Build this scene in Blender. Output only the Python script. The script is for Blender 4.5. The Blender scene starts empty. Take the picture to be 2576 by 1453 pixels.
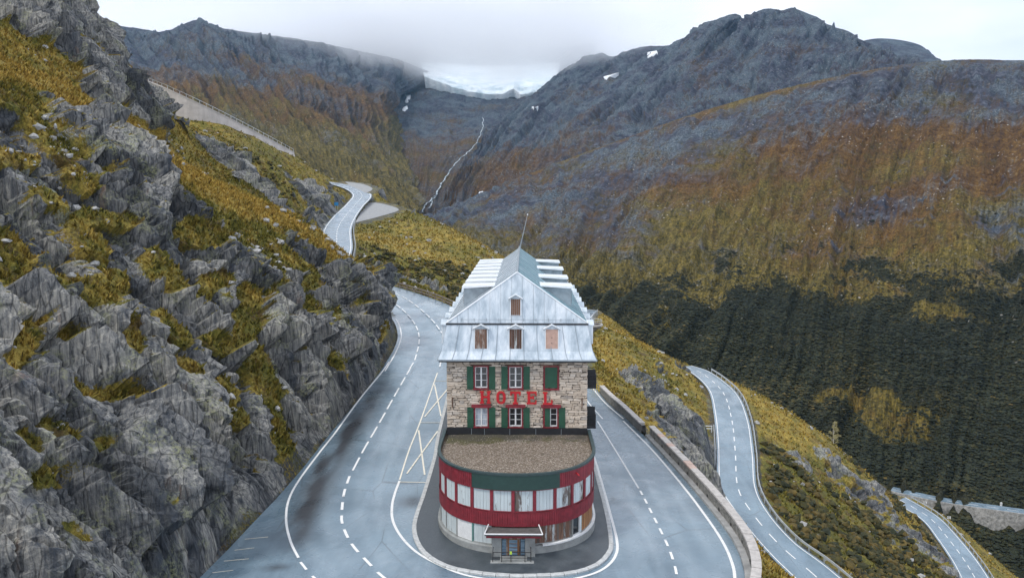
import bpy, math, random
import numpy as np
from mathutils import Vector, Matrix
from mathutils.bvhtree import BVHTree

random.seed(7)
RNG = np.random.default_rng(7)
SC = bpy.context.scene
COL = SC.collection
R = math.radians

# ------------------------------------------------------------------ camera
CAM = np.array([0.54, 0.0, 23.6])
FPX = 1983.0
YAW = math.atan(31 / FPX)
PITCH = math.atan(238.5 / FPX)
cd = bpy.data.cameras.new('camera')
cd.sensor_width = 36.0
cd.lens = 36.0 * FPX / 2576.0
cd.clip_start = 0.5
cd.clip_end = 30000
cam = bpy.data.objects.new('camera', cd)
cam.location = CAM
cam.rotation_euler = (R(90) - PITCH, 0, YAW)
COL.objects.link(cam)
SC.camera = cam

# ------------------------------------------------------------------ sky, sun, exposure
SUN_EL, SUN_AZ = 54.0, 238.0          # azimuth measured from +Y clockwise: behind the camera, to the left
w = bpy.data.worlds.new('World')
SC.world = w
w.use_nodes = True
nt = w.node_tree
nt.nodes.clear()
wo = nt.nodes.new('ShaderNodeOutputWorld')
sky = nt.nodes.new('ShaderNodeTexSky')
sky.sky_type = 'NISHITA'
sky.sun_disc = False
sky.sun_elevation = R(SUN_EL)
sky.sun_rotation = R(SUN_AZ)
sky.altitude = 2200
bg1 = nt.nodes.new('ShaderNodeBackground')
bg1.inputs['Strength'].default_value = 0.10
nt.links.new(sky.outputs[0], bg1.inputs['Color'])
tc = nt.nodes.new('ShaderNodeTexCoord')
mp = nt.nodes.new('ShaderNodeMapping')
mp.inputs['Scale'].default_value = (1.0, 1.0, 2.6)
nt.links.new(tc.outputs['Generated'], mp.inputs['Vector'])
n1 = nt.nodes.new('ShaderNodeTexNoise')
n1.inputs['Scale'].default_value = 2.3
n1.inputs['Detail'].default_value = 5
n1.inputs['Roughness'].default_value = 0.55
nt.links.new(mp.outputs[0], n1.inputs['Vector'])
cr = nt.nodes.new('ShaderNodeValToRGB')
cr.color_ramp.elements[0].position = 0.36
cr.color_ramp.elements[0].color = (0.64, 0.72, 0.92, 1)
cr.color_ramp.elements[1].position = 0.62
cr.color_ramp.elements[1].color = (0.925, 0.955, 1.0, 1)
nt.links.new(n1.outputs['Fac'], cr.inputs[0])
bg2 = nt.nodes.new('ShaderNodeBackground')
bg2.inputs['Strength'].default_value = 1.0
nt.links.new(cr.outputs[0], bg2.inputs['Color'])
mx = nt.nodes.new('ShaderNodeMixShader')
mx.inputs[0].default_value = 0.93      # nearly closed cloud cover, a little blue behind it
nt.links.new(bg1.outputs[0], mx.inputs[1])
nt.links.new(bg2.outputs[0], mx.inputs[2])
nt.links.new(mx.outputs[0], wo.inputs['Surface'])

sl = bpy.data.lights.new('sun', 'SUN')
sl.energy = 1.5
sl.angle = R(12)
sl.color = (1.0, 0.96, 0.9)
so = bpy.data.objects.new('sun', sl)
COL.objects.link(so)
sd = Vector((math.sin(R(SUN_AZ)) * math.cos(R(SUN_EL)), math.cos(R(SUN_AZ)) * math.cos(R(SUN_EL)), math.sin(R(SUN_EL))))
so.rotation_euler = (-sd).to_track_quat('-Z', 'Y').to_euler()
so.location = (-60, -60, 120)

SC.view_settings.view_transform = 'Standard'
SC.view_settings.look = 'None'
SC.view_settings.exposure = 0.40
SC.view_settings.gamma = 1.0
SC.view_settings.use_curve_mapping = False
SC.cycles.use_denoising = True
SC.cycles.adaptive_threshold = 0.02
SC.cycles.max_bounces = 5
SC.cycles.diffuse_bounces = 2
SC.cycles.glossy_bounces = 2
SC.cycles.volume_bounces = 4
SC.cycles.transparent_max_bounces = 8

# ------------------------------------------------------------------ photograph geometry -> world
cy_, sy_, cp_, sp_ = math.cos(YAW), math.sin(YAW), math.cos(PITCH), math.sin(PITCH)
FW = np.array([-sy_ * cp_, cy_ * cp_, -sp_])
RT = np.array([cy_, sy_, 0.0])
UP = np.cross(RT, FW)

def survey(px, py, Y):
    """world point seen in the survey photo at (px,py), standing Y metres up the valley"""
    r = FW + RT * (px - 1288.0) / FPX - UP * (py - 726.5) / FPX
    return CAM + r * (Y - CAM[1]) / r[1]

# ------------------------------------------------------------------ numpy noise
def _hash(ix, iy, iz, seed):
    n = (ix.astype(np.uint32) * np.uint32(374761393) + iy.astype(np.uint32) * np.uint32(668265263)
         + iz.astype(np.uint32) * np.uint32(2246822519) + np.uint32(seed * 3266489917 & 0xffffffff))
    n = (n ^ (n >> np.uint32(13))) * np.uint32(1274126177)
    n = (n ^ (n >> np.uint32(15))) * np.uint32(2246822519)
    return ((n ^ (n >> np.uint32(16))) & np.uint32(0xffffff)).astype(np.float32) / np.float32(0xffffff)

def vnoise(p, seed=0):
    f = np.floor(p)
    i = f.astype(np.int64)
    t = (p - f).astype(np.float32)
    t = t * t * t * (t * (t * 6 - 15) + 10)
    out = 0
    for dx in (0, 1):
        wx = t[:, 0] if dx else 1 - t[:, 0]
        for dy in (0, 1):
            wy = t[:, 1] if dy else 1 - t[:, 1]
            for dz in (0, 1):
                wz = t[:, 2] if dz else 1 - t[:, 2]
                out = out + wx * wy * wz * _hash(i[:, 0] + dx, i[:, 1] + dy, i[:, 2] + dz, seed)
    return out * 2 - 1

def fbm(p, octv=4, seed=0, gain=0.5, ridged=False):
    a, s, tot = 1.0, 0, 0.0
    q = p.copy()
    for k in range(octv):
        n = vnoise(q, seed + k * 17)
        if ridged:
            n = 1 - 2 * np.abs(n)
        s = s + a * n
        tot += a
        a *= gain
        q = q * 2.03 + 11.7
    return s / tot

def worley(p, seed=0):
    """returns f1, f2, cell random (3), offset vector to the nearest site"""
    f = np.floor(p)
    i = f.astype(np.int64)
    fr = (p - f).astype(np.float32)
    n = len(p)
    d1 = np.full(n, 9e9, np.float32)
    d2 = np.full(n, 9e9, np.float32)
    cid = np.zeros((n, 3), np.int64)
    off = np.zeros((n, 3), np.float32)
    for dx in (-1, 0, 1):
        for dy in (-1, 0, 1):
            for dz in (-1, 0, 1):
                cx, cy, cz = i[:, 0] + dx, i[:, 1] + dy, i[:, 2] + dz
                ox = dx + _hash(cx, cy, cz, seed + 1) - fr[:, 0]
                oy = dy + _hash(cx, cy, cz, seed + 2) - fr[:, 1]
                oz = dz + _hash(cx, cy, cz, seed + 3) - fr[:, 2]
                d = ox * ox + oy * oy + oz * oz
                m = d < d1
                d2 = np.where(m, d1, np.minimum(d2, d))
                d1 = np.where(m, d, d1)
                cid[m] = np.stack([cx, cy, cz], 1)[m]
                off[m] = np.stack([ox, oy, oz], 1)[m]
    rnd = np.stack([_hash(cid[:, 0], cid[:, 1], cid[:, 2], seed + s) for s in (5, 6, 7)], 1)
    return np.sqrt(d1), np.sqrt(d2), rnd, off

def sstep(a, b, x):
    t = np.clip((x - a) / (b - a), 0, 1)
    return t * t * (3 - 2 * t)

# ------------------------------------------------------------------ object helpers
def tag(o, label=None, cat=None, group=None, kind=None):
    if label: o['label'] = label
    if cat: o['category'] = cat
    if group: o['group'] = group
    if kind: o['kind'] = kind
    return o

def empty(name, loc, label, cat, group=None):
    o = bpy.data.objects.new(name, None)
    o.location = loc
    o.empty_display_size = 0.5
    COL.objects.link(o)
    return tag(o, label, cat, group)

def np_mesh(name, V, F, mat, smooth=True, attrs=None):
    """V (n,3), F (m,3|4) -> mesh; attrs: dict name -> (n,4) vertex colours (data, not light)"""
    me = bpy.data.meshes.new(name)
    V = np.asarray(V, np.float32)
    F = np.asarray(F, np.int32)
    k = F.shape[1]
    me.vertices.add(len(V))
    me.vertices.foreach_set('co', V.ravel())
    me.loops.add(F.size)
    me.loops.foreach_set('vertex_index', F.ravel())
    me.polygons.add(len(F))
    me.polygons.foreach_set('loop_start', np.arange(0, F.size, k, dtype=np.int32))
    me.polygons.foreach_set('loop_total', np.full(len(F), k, np.int32))
    me.polygons.foreach_set('use_smooth', np.full(len(F), smooth, bool))
    me.update(calc_edges=True)
    if attrs:
        for an, a in attrs.items():
            at = me.color_attributes.new(an, 'FLOAT_COLOR', 'POINT')
            at.data.foreach_set('color', np.asarray(a, np.float32).ravel())
    me.materials.append(mat)
    return me

def add_obj(name, me, parent=None, loc=None):
    o = bpy.data.objects.new(name, me)
    COL.objects.link(o)
    if parent is not None: o.parent = parent
    if loc is not None: o.location = loc
    return o

def grid_faces(nr, nc):
    a = np.arange(nr * nc).reshape(nr, nc)
    return np.stack([a[:-1, :-1], a[:-1, 1:], a[1:, 1:], a[1:, :-1]], -1).reshape(-1, 4)

class MB:
    """collects boxes, prisms, tubes, sheets; build() links them as ONE mesh object"""
    def __init__(s, org=(0, 0, 0)):
        s.v, s.f, s.o = [], [], Vector(org)
    def add(s, vs, fs):
        b = len(s.v)
        s.v += [Vector(v) - s.o for v in vs]
        s.f += [tuple(b + i for i in f) for f in fs]
        return s
    def box(s, x0, x1, y0, y1, z0, z1, m=None):
        vs = [Vector(c) for c in ((x0, y0, z0), (x1, y0, z0), (x1, y1, z0), (x0, y1, z0), (x0, y0, z1), (x1, y0, z1), (x1, y1, z1), (x0, y1, z1))]
        if m is not None: vs = [m @ v for v in vs]
        return s.add(vs, [(3, 2, 1, 0), (4, 5, 6, 7), (0, 1, 5, 4), (1, 2, 6, 5), (2, 3, 7, 6), (3, 0, 4, 7)])
    def prism(s, pts, d):
        """polygon pts (3D) extruded along vector d"""
        n = len(pts)
        a = [Vector(p) for p in pts]
        b = [p + Vector(d) for p in a]
        fs = [tuple(range(n - 1, -1, -1)), tuple(range(n, 2 * n))]
        fs += [(i, (i + 1) % n, n + (i + 1) % n, n + i) for i in range(n)]
        return s.add(a + b, fs)
    def tube(s, p0, p1, r0, r1=None, n=6):
        r1 = r0 if r1 is None else r1
        p0, p1 = Vector(p0), Vector(p1)
        q = (p1 - p0).to_track_quat('Z', 'Y')
        vs = []
        for p, r in ((p0, r0), (p1, r1)):
            vs += [p + q @ Vector((r * math.cos(2 * math.pi * i / n), r * math.sin(2 * math.pi * i / n), 0)) for i in range(n)]
        return s.add(vs, [tuple(range(n - 1, -1, -1)), tuple(range(n, 2 * n))] + [(i, (i + 1) % n, n + (i + 1) % n, n + i) for i in range(n)])
    def strip(s, rows, close=False):
        """rows: list of equally long point lists"""
        n = len(rows[0])
        vs = [p for r in rows for p in r]
        fs = []
        for i in range(len(rows) - 1):
            for j in range(n if close else n - 1):
                k = (j + 1) % n
                fs.append((i * n + j, i * n + k, (i + 1) * n + k, (i + 1) * n + j))
        return s.add(vs, fs)
    def mesh(s, name, mat, smooth=False):
        me = bpy.data.meshes.new(name)
        me.from_pydata([tuple(v) for v in s.v], [], s.f)
        if smooth: me.polygons.foreach_set('use_smooth', [True] * len(me.polygons))
        me.materials.append(mat)
        me.update()
        return me
    def build(s, name, mat, parent=None, loc=None, smooth=False):
        return add_obj(name, s.mesh(name, mat, smooth), parent, loc)

def resample(pts, step):
    p = np.asarray(pts, float)
    # Catmull-Rom through the points, then even spacing
    q = np.vstack([2 * p[0] - p[1], p, 2 * p[-1] - p[-2]])
    out = []
    for i in range(1, len(q) - 2):
        t = np.linspace(0, 1, 24, endpoint=False)[:, None]
        a, b, c, d = q[i - 1], q[i], q[i + 1], q[i + 2]
        out.append(0.5 * ((2 * b) + (-a + c) * t + (2 * a - 5 * b + 4 * c - d) * t ** 2 + (-a + 3 * b - 3 * c + d) * t ** 3))
    out = np.vstack(out + [p[-1:]])
    L = np.concatenate([[0], np.cumsum(np.linalg.norm(np.diff(out, axis=0), axis=1))])
    n = max(2, int(round(L[-1] / step)) + 1)
    s = np.linspace(0, L[-1], n)
    return np.stack([np.interp(s, L, out[:, k]) for k in range(p.shape[1])], 1)

# ------------------------------------------------------------------ material helpers
class NM:
    def __init__(s, name):
        s.m = bpy.data.materials.new(name)
        s.m.use_nodes = True
        s.t = s.m.node_tree
        s.b = s.t.nodes['Principled BSDF']
        s._tc = None
    def n(s, t, **kw):
        x = s.t.nodes.new(t)
        for k, v in kw.items(): setattr(x, k, v)
        return x
    def l(s, a, b):
        s.t.links.new(a, b)
    def set(s, sock, v):
        if isinstance(v, bpy.types.NodeSocket): s.l(v, sock)
        elif isinstance(v, (tuple, list)) and len(v) == 3 and sock.type == 'RGBA': sock.default_value = (*v, 1)
        else: sock.default_value = v
    def coord(s, scale=(1, 1, 1), rot=(0, 0, 0), src='Object'):
        if s._tc is None: s._tc = s.n('ShaderNodeTexCoord')
        m = s.n('ShaderNodeMapping')
        m.inputs['Scale'].default_value = scale
        m.inputs['Rotation'].default_value = rot
        s.l(s._tc.outputs[src], m.inputs['Vector'])
        return m.outputs[0]
    def wpos(s, scale=(1, 1, 1), rot=(0, 0, 0)):
        g = s.n('ShaderNodeNewGeometry')
        m = s.n('ShaderNodeMapping')
        m.inputs['Scale'].default_value = scale
        m.inputs['Rotation'].default_value = rot
        s.l(g.outputs['Position'], m.inputs['Vector'])
        return m.outputs[0]
    def noise(s, vec, scale=1.0, detail=4, rough=0.55, dist=0.0):
        x = s.n('ShaderNodeTexNoise')
        x.inputs['Scale'].default_value = scale
        x.inputs['Detail'].default_value = detail
        x.inputs['Roughness'].default_value = rough
        x.inputs['Distortion'].default_value = dist
        s.l(vec, x.inputs['Vector'])
        return x.outputs['Fac']
    def voro(s, vec, scale=1.0, feature='F1', out='Distance', rand=1.0):
        x = s.n('ShaderNodeTexVoronoi', feature=feature)
        x.inputs['Scale'].default_value = scale
        x.inputs['Randomness'].default_value = rand
        s.l(vec, x.inputs['Vector'])
        return x.outputs[out]
    def ramp(s, fac, *st):
        x = s.n('ShaderNodeValToRGB')
        e = x.color_ramp.elements
        while len(e) < len(st): e.new(0.5)
        for k, (p, c) in zip(e, st):
            k.position = p
            k.color = (c, c, c, 1) if isinstance(c, (int, float)) else (*c, 1)
        s.l(fac, x.inputs[0])
        return x.outputs[0]
    def mix(s, fac, a, b, mode='MIX'):
        x = s.n('ShaderNodeMix', data_type='RGBA', blend_type=mode)
        s.set(x.inputs[0], fac); s.set(x.inputs[6], a); s.set(x.inputs[7], b)
        return x.outputs[2]
    def math(s, op, a, b=0.0, clamp=False):
        x = s.n('ShaderNodeMath', operation=op, use_clamp=clamp)
        s.set(x.inputs[0], a); s.set(x.inputs[1], b)
        return x.outputs[0]
    def attr(s, name):
        a = s.n('ShaderNodeAttribute', attribute_name=name)
        sp = s.n('ShaderNodeSeparateColor')
        s.l(a.outputs['Color'], sp.inputs[0])
        return sp.outputs[0], sp.outputs[1], sp.outputs[2], a.outputs['Alpha']
    def rnd(s):
        return s.n('ShaderNodeObjectInfo').outputs['Random']
    def bump(s, h, strength=0.3, dist=0.1):
        x = s.n('ShaderNodeBump')
        x.inputs['Strength'].default_value = strength
        x.inputs['Distance'].default_value = dist
        s.l(h, x.inputs['Height'])
        s.l(x.outputs[0], s.b.inputs['Normal'])
    def out(s, color=None, rough=0.8, metal=0.0, spec=None):
        if color is not None: s.set(s.b.inputs['Base Color'], color)
        s.set(s.b.inputs['Roughness'], rough)
        s.set(s.b.inputs['Metallic'], metal)
        if spec is not None: s.set(s.b.inputs['Specular IOR Level'], spec)
        return s.m

def plain(name, c, rough=0.7, var=0.25, scale=3.0, metal=0.0):
    """painted / raw material with slight uneven wear"""
    k = NM(name)
    f = k.noise(k.wpos(), scale, 5, 0.6)
    a = tuple(x * (1 - var) for x in c)
    b = tuple(min(1, x * (1 + var)) for x in c)
    return k.out(k.ramp(f, (0.3, a), (0.7, b)), rough, metal)
# ================================================================== LAND MATERIALS
def mat_near(name):
    k = NM(name)
    rock, gold, tint, stone = k.attr('mask')
    P = k.wpos()
    ROT = (R(12), R(-33), 0)
    Ps = k.wpos((0.8, 1.0, 0.11), ROT)                         # stretched along the foliation
    n_fol = k.noise(Ps, 5.0, 5, 0.68, 0.25)
    n_fine = k.noise(P, 4.5, 4, 0.72)
    c = k.ramp(n_fol, (0.33, (0.055, 0.06, 0.068)), (0.44, (0.19, 0.195, 0.20)), (0.54, (0.31, 0.307, 0.295)), (0.69, (0.52, 0.505, 0.465)))
    c = k.mix(k.ramp(n_fine, (0.48, 0.0), (0.78, 0.4)), c, (0.40, 0.39, 0.365))
    crk = k.voro(k.wpos((0.95, 1.2, 0.2), ROT), 1.1, 'DISTANCE_TO_EDGE')
    c = k.mix(k.ramp(crk, (0.0, 0.75), (0.05, 0.0)), c, (0.028, 0.03, 0.034))
    # each slab its own grey
    sl = k.math('MULTIPLY', tint, 1.0)
    c = k.mix(0.88, c, k.ramp(sl, (0.12, (0.17, 0.19, 0.22)), (0.45, (0.52, 0.53, 0.55)), (0.7, (0.88, 0.87, 0.84)), (1.0, (1.0, 0.97, 0.90))), 'MULTIPLY')
    # lichen and iron stain, dark wet streaks
    lich = k.ramp(k.noise(P, 0.33, 4, 0.65), (0.52, 0.0), (0.64, 0.65))
    c = k.mix(k.math('MULTIPLY', lich, k.ramp(n_fine, (0.45, 0.0), (0.6, 1.0))), c, (0.36, 0.37, 0.20))
    iron = k.ramp(k.noise(Ps, 0.5, 4, 0.6), (0.66, 0.0), (0.74, 0.6))
    c = k.mix(iron, c, (0.33, 0.20, 0.13))
    wet = k.ramp(k.noise(k.wpos((1.1, 1.1, 0.10), ROT), 0.75, 5, 0.6), (0.54, 0.0), (0.68, 0.8))
    c = k.mix(wet, c, (0.045, 0.055, 0.072))
    # turf: straw, olive, dark sedge and brown heath in patches
    gn = k.noise(k.wpos((1, 1, 0.6)), 0.55, 4, 0.72)
    gn2 = k.noise(P, 3.6, 4, 0.76)
    g_green = k.ramp(gn2, (0.32, (0.034, 0.038, 0.010)), (0.5, (0.115, 0.108, 0.018)), (0.68, (0.25, 0.215, 0.036)))
    g_gold = k.ramp(gn2, (0.32, (0.125, 0.085, 0.018)), (0.5, (0.335, 0.232, 0.042)), (0.68, (0.58, 0.43, 0.10)))
    gf = k.math('ADD', gold, k.math('MULTIPLY', k.math('SUBTRACT', gn, 0.5), 3.4), True)
    g = k.mix(gf, g_green, g_gold)
    heath = k.ramp(k.noise(P, 0.35, 4, 0.7), (0.52, 0.0), (0.62, 0.75))
    g = k.mix(k.math('MULTIPLY', heath, k.math('SUBTRACT', 1.2, gold, True)), g, k.ramp(gn2, (0.35, (0.03, 0.018, 0.009)), (0.65, (0.12, 0.062, 0.026))))
    f = k.math('ADD', rock, k.math('MULTIPLY', k.math('SUBTRACT', n_fine, 0.5), 1.5))
    f = k.ramp(f, (0.42, 0.0), (0.58, 1.0))
    col = k.mix(f, g, c)
    h = k.math('ADD', k.math('MULTIPLY', n_fol, 1.0), k.math('MULTIPLY', n_fine, 0.5))
    k.bump(k.math('ADD', h, k.math('MULTIPLY', gn2, 0.4)), 0.85, 0.22)
    return k.out(col, k.mix(wet, (0.85,) * 3, (0.5,) * 3), 0, 0.3)

M_CLIFF = mat_near('cliff_rock_and_grass')

# ================================================================== ROAD LEVELS AND EDGES (metres, surveyed)
ZA = np.array([[0, -.3], [40, -.1], [50, 0], [58, .35], [71, 1.5], [80, 2.5], [97, 4.3], [103, 5.1], [117, 6.7], [134, 8.3]])
ZB = np.array([[0, .2], [40, .05], [50, 0], [60, -.4], [75, -1.3], [100, -2.8], [140, -4.8], [175, -6.4], [230, -8.5]])
FOOT = np.array([[20, -21.0], [46.1, -19.6], [54.2, -18.9], [63.2, -18], [70.9, -17.5], [80.1, -16.6], [89, -15.9], [96.7, -15.8], [103.2, -16.3], [111, -18.4], [117.7, -21.9]])
PARA = np.array([[20, 13.2], [46.5, 14.2], [48.3, 14.55], [52, 14.85], [57.3, 14.75], [67.9, 14.15], [79.2, 13.15], [91.4, 12.05], [104.8, 10.4]])
def zA(y): return np.interp(y, ZA[:, 0], ZA[:, 1])
def zB(y): return np.interp(y, ZB[:, 0], ZB[:, 1])
def zP(x, y):
    t = sstep(-5.0, 5.0, x)
    return zA(y) * (1 - t) + zB(y) * t
# road strips beyond the hotel: (left xyz, right xyz)
def pr(lx, ly, rx, ry, z): return ((lx, ly, z), (rx, ry, z))
ROAD_A = [((-16.0, 87.9, zA(87.9) + .006), (-5.0, 87.9, zA(87.9) + .006)), ((-15.8, 96.7, zA(97)), (-6.5, 98, zA(98))), ((-16.3, 103.2, 5.1), (-7.5, 108, 5.6)),
          ((-18.4, 111, 6.0), (-9.8, 116.6, 6.65)), ((-21.9, 117.7, 6.8), (-15.9, 125.6, 7.5)), ((-26.5, 124, 7.6), (-22.0, 132.6, 8.2)),
          ((-31.5, 131, 8.4), (-27.4, 138.4, 8.8)), ((-36.5, 141, 9.3), (-31.3, 146, 9.5)), ((-41, 155, 10.4), (-34.4, 157, 10.4)),
          ((-45, 175, 12.0), (-37.7, 175, 11.8)), ((-51.6, 203.9, 14.5), (-44.6, 206, 14.5)), ((-55.4, 230, 17.0), (-49.0, 233, 17.0)),
          ((-58.5, 262, 20.4), (-52.0, 258, 19.6)), ((-64, 296, 23.6), (-57, 298, 23.4)), ((-76, 325, 26.8), (-70, 331, 26.7)),
          ((-92, 345, 29.3), (-88, 352, 29.3)), ((-112, 362, 31.5), (-108, 369, 31.5))]
ROAD_B = [((5, 87.9, zB(87.9) + .006), (12.55, 87.9, zB(87.9) + .006)), ((4.6, 100, -2.8), (11.0, 100, -2.8)), ((4.4, 115, -3.6), (10.4, 115, -3.6)),
          ((5.6, 140, -4.8), (11.6, 140, -4.8)), ((9.0, 172, -6.3), (15, 172, -6.3)), ((11, 195, -7.2), (17, 193, -7.2)), ((15, 220, -8.3), (21, 216, -8.3))]
ROAD_C = [((33.6, 168.8, -13.9), (37.6, 171.2, -13.9)), ((36.0, 164.0, -14.05), (40.4, 165, -14.05)), ((36.7, 152.3, -14.6), (41.9, 150.5, -14.7)),
          ((34.6, 138.5, -15.5), (40.2, 136, -15.7)), ((31.5, 123.4, -16.5), (36.6, 120, -16.7)), ((28.4, 109.5, -17.6), (33.7, 108.5, -17.7)),
          ((28.4, 103.6, -18.2), (33.2, 101, -18.4)), ((29.4, 95, -19.1), (34.2, 94.1, -19.2)), ((31.0, 87, -19.8), (36.2, 88.8, -19.7)), ((34, 78, -20.6), (39, 80.5, -20.5)),
          ((40, 68, -21.5), (44.5, 71, -21.3))]
ROAD_D = [((99, 203, -57.8), (104, 207, -57.8)), ((101.2, 193, -58.2), (106.6, 195, -58.2)), ((99.5, 181, -58.7), (105.5, 182, -58.7)), ((97, 170, -58.9), (103, 169, -58.9)),
          ((93, 158, -58.6), (99, 156, -58.6)), ((88.5, 146, -58.2), (94, 143, -58.2))]

def strip_pts(pairs, step, nlat):
    a = resample([np.concatenate(p) for p in pairs], step)
    t = np.linspace(0, 1, nlat)[None, :, None]
    return a[:, None, :3] * (1 - t) + a[:, None, 3:] * t

ROADS = {k: strip_pts(v, 1.2, 3) for k, v in dict(A=ROAD_A, B=ROAD_B, C=ROAD_C, D=ROAD_D).items()}

# ================================================================== NEAR LAND: height field from surveyed points
S = survey
CP = []
for y, x in FOOT: CP.append((x, y, zA(y)))
# cliff slices: (Y, [(x,z)...])
for y, prof in ((22, [(-26, 6), (-46, 27), (-90, 66)]), (46, [(-24, 7), (-31, 14), (-42, 25), (-60, 43), (-95, 72)]),
                (58, [(-22.6, 7), (-30, 14.5), (-39, 23), (-58, 43), (-95, 74)]),
                (71, [(-21.5, 8.5), (-28, 14.5), (-37, 23), (-52, 38.5), (-75, 57)]),
                (80, [(-20.6, 9.5), (-27, 15.5), (-36, 23.2), (-53, 37)]),
                (97, [(-19.6, 12), (-26, 17.2), (-35, 23.4), (-52, 34.2)]),
                (110, [(-21.5, 12.5)]), (118, [(-25, 13)])):
    for x, z in prof: CP.append((x, y, z))
for p in ((350, 330, 105), (560, 500, 117), (700, 556, 124), (790, 622, 128), (850, 676, 130), (905, 712, 133),
          (200, 215, 98), (100, 170, 92), (250, 215, 112), (330, 292, 126), (165, 0, 122), (90, 0, 112), (240, 108, 130), (280, 140, 136), (345, 190, 142), (335, 262, 134),
          (410, 300, 165), (450, 385, 140), (520, 345, 178), (590, 380, 172), (560, 440, 150), (650, 450, 158), (680, 500, 148), (700, 430, 190), (760, 490, 196), (800, 540, 198), (835, 508, 222), (815, 450, 262),
          (395, 285, 230), (480, 332, 227), (512, 312, 233), (665, 358, 249), (740, 394, 261), (450, 325, 208), (600, 350, 232), (560, 340, 222),
          (1000, 525, 255), (1060, 541, 250), (1150, 581, 235), (1248, 640, 215), (1000, 600, 215), (1100, 650, 195), (905, 640, 172), (960, 690, 168), (1020, 705, 160), (1130, 752, 146), (1200, 720, 175), (1235, 700, 190),
          (1530, 985, 101), (1600, 1043, 90), (1660, 1080, 92), (1700, 1110, 98), (1750, 1185, 92), (1765, 1262, 79), (1850, 1345, 71), (1900, 1420, 63), (1700, 1000, 120), (1780, 1070, 117), (1640, 950, 140), (1512, 822, 170),
          (1580, 860, 164), (1650, 893, 158), (1735, 936, 164), (1700, 914, 162), (1745, 938, 167), (1560, 900, 142), (1530, 950, 118), (1720, 930, 155),
          (1900, 1010, 148), (2050, 1092, 144), (2150, 1172, 144), (2260, 1272, 149), (2330, 1338, 154), (1950, 1150, 122), (2000, 1250, 112), (2100, 1300, 114), (2200, 1385, 112), (2300, 1442, 114), (2150, 1442, 97), (2050, 1180, 132), (2380, 1440, 124)):
    CP.append(tuple(S(*p)))
for p in ((-75, 165, 46), (-95, 150, 58), (-110, 175, 62), (-125, 210, 66), (-115, 245, 55.5), (-103, 242, 51), (-87, 258, 42), (-79, 272, 37), (-100, 300, 44), (-120, 340, 44), (-140, 300, 60),
          (-150, 250, 75), (-160, 180, 90), (-140, 120, 92), (-120, 80, 88), (-85, 400, 24), (-60, 350, 8), (-25, 320, -25), (-20, 275, 2), (10, 240, -12), (25, 280, -45), (0, 340, -60),
          (0, 100, .5), (-4, 125, 2), (0, 150, -3.5), (2, 180, -4), (28, 195, -13), (30, 225, -20), (55, 180, -32), (55, 210, -45), (80, 185, -52), (70, 220, -62), (115, 185, -67), (125, 160, -75), (112, 140, -66),
          (150, 250, -108), (105, 260, -92), (60, 270, -70), (190, 200, -118), (150, 120, -90), (95, 100, -55), (70, 80, -40), (55, 60, -30), (24, 50, -14), (20, 30, -10), (45, 30, -28), (100, 40, -55), (60, 320, -90), (120, 320, -112)):
    CP.append(p)
for nm in 'ABCD':
    for k in range(0, len(ROADS[nm]), 10):
        CP.append(tuple(ROADS[nm][k, 0])); CP.append(tuple(ROADS[nm][k, 2]))
CP = np.array(CP)
# drop near-duplicates
keep = []
for i, p in enumerate(CP):
    if all(np.hypot(*(p[:2] - CP[j, :2])) > 1.2 for j in keep): keep.append(i)
CP = CP[keep]

def tps_fit(P, lam):
    n = len(P)
    d = np.linalg.norm(P[:, None, :2] - P[None, :, :2], axis=2) / 50
    K = np.where(d > 0, d * d * np.log(d + 1e-12), 0) + lam * np.eye(n)
    Q = np.hstack([np.ones((n, 1)), P[:, :2] / 50])
    A = np.block([[K, Q], [Q.T, np.zeros((3, 3))]])
    return np.linalg.solve(A, np.concatenate([P[:, 2], np.zeros(3)]))
TPS = tps_fit(CP, 0.004)
def tps(x, y):
    out = np.empty(len(x))
    for a in range(0, len(x), 40000):
        xx, yy = x[a:a + 40000] / 50, y[a:a + 40000] / 50
        d2 = (xx[:, None] - CP[None, :, 0] / 50) ** 2 + (yy[:, None] - CP[None, :, 1] / 50) ** 2
        out[a:a + 40000] = (0.5 * d2 * np.log(d2 + 1e-20)) @ TPS[:len(CP)] + TPS[-3] + TPS[-2] * xx + TPS[-1] * yy
    return out

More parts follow.
